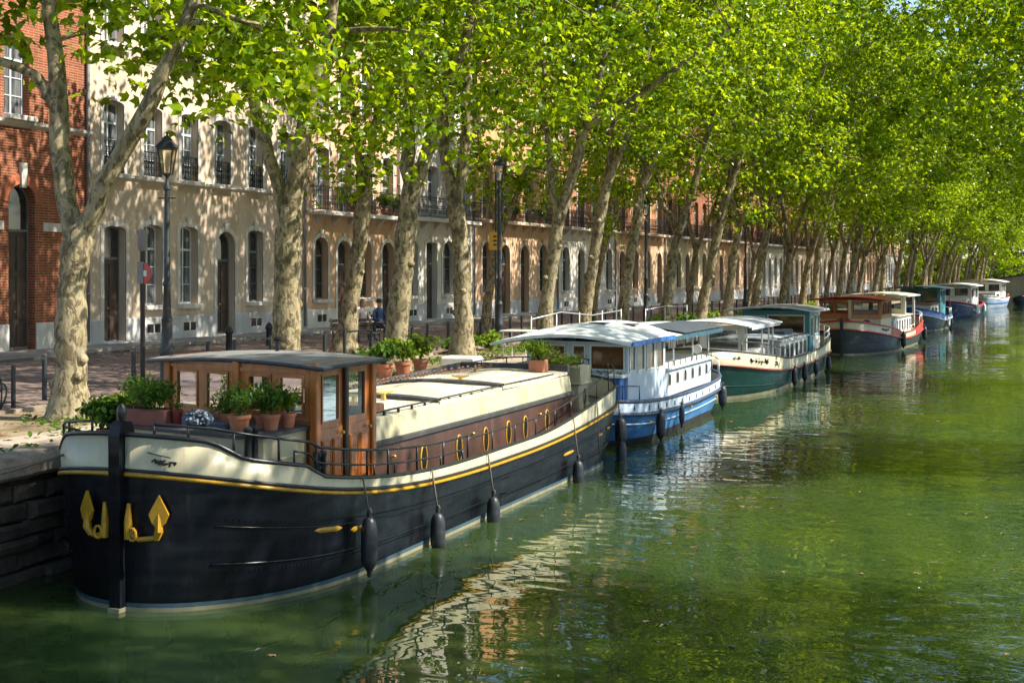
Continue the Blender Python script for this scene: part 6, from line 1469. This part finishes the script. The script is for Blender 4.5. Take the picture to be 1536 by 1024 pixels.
m = MB(); m.grid([[(x, -3.15, top(x) + d) for x in xs] for d in (-.05, .2)]); m.grid([[(x, -3.15, top(x) + .2) for x in xs], [(x, -2.8, top(x) + .2) for x in xs]]); m.grid([[(x, -2.8, top(x) + .2) for x in xs], [(x, -2.8, top(x)) for x in xs]]); m.build('parapet', TARP, br)
m = MB()
for d in (.65, 1.2): m.tube([(x, -2.95, top(x) + d) for x in xs], .05, 5)
for x in xs[::2]: m.tube([(x, -2.95, top(x) + .2), (x, -2.95, top(x) + 1.25)], .045, 5)
m.build('railing', IRON, br, 'all')

rng = np.random.default_rng(33); n = 900
p = np.column_stack([rng.uniform(-11.5, 10, n), 8 + 70 * rng.uniform(0, 1, n) ** 1.6, np.full(n, .012)])
p = p[(p[:, 0] > -7.6) | ((p[:, 0] < -11.2) & (p[:, 1] < 30))][:420]; p[:, 0] += [bend(v) for v in p[:, 1]]
tag(inst('floating_leaves', leaf_mesh('floating_leaves', p, np.full(len(p), .075), rng, MATS['dry_leaf'], 'palm', 8.0)), kind='stuff')
# ------------------------------------------------------------------ camera, light
cam = bpy.data.cameras.new('camera'); co = link(bpy.data.objects.new('camera', cam))
co.location = (0, 0, 3.85); co.rotation_euler = (R(90), 0, math.atan(772 / 2000)); cam.sensor_width = 36; cam.lens = 2000 / 1536 * 36
cam.shift_y = -102 / 1536; cam.clip_end = 2500; cam.clip_start = .1
S.camera = co
SUN_AZ, SUN_EL = R(80), R(46)      # azimuth from +Y towards +X
sd = Vector((math.sin(SUN_AZ) * math.cos(SUN_EL), math.cos(SUN_AZ) * math.cos(SUN_EL), math.sin(SUN_EL)))
sun = bpy.data.lights.new('sun', 'SUN'); sun.energy = 5; sun.angle = R(.5); sun.color = (1, .93, .80)
so = link(bpy.data.objects.new('sun', sun)); so.rotation_euler = sd.to_track_quat('Z', 'Y').to_euler(); so.location = (30, -10, 40)
w = bpy.data.worlds.new('World'); S.world = w; w.use_nodes = True
nt = w.node_tree; sky = nt.nodes.new('ShaderNodeTexSky'); sky.sky_type = 'NISHITA'; sky.sun_disc = False
sky.sun_elevation = SUN_EL; sky.sun_rotation = SUN_AZ; sky.air_density = 1.0; sky.dust_density = .6
bg = nt.nodes['Background']; nt.links.new(sky.outputs[0], bg.inputs[0]); bg.inputs[1].default_value = .11
S.view_settings.view_transform = 'Standard'; S.view_settings.look = 'None'; S.view_settings.gamma = 1; S.view_settings.exposure = 1.1
c = S.cycles; c.max_bounces = 7; c.diffuse_bounces = 3; c.glossy_bounces = 3; c.transmission_bounces = 4; c.transparent_max_bounces = 8; c.caustics_reflective = False; c.caustics_refractive = False
c.sample_clamp_indirect = 6; c.use_denoising = True
try: c.use_adaptive_sampling = True; c.adaptive_threshold = .02
except Exception: pass
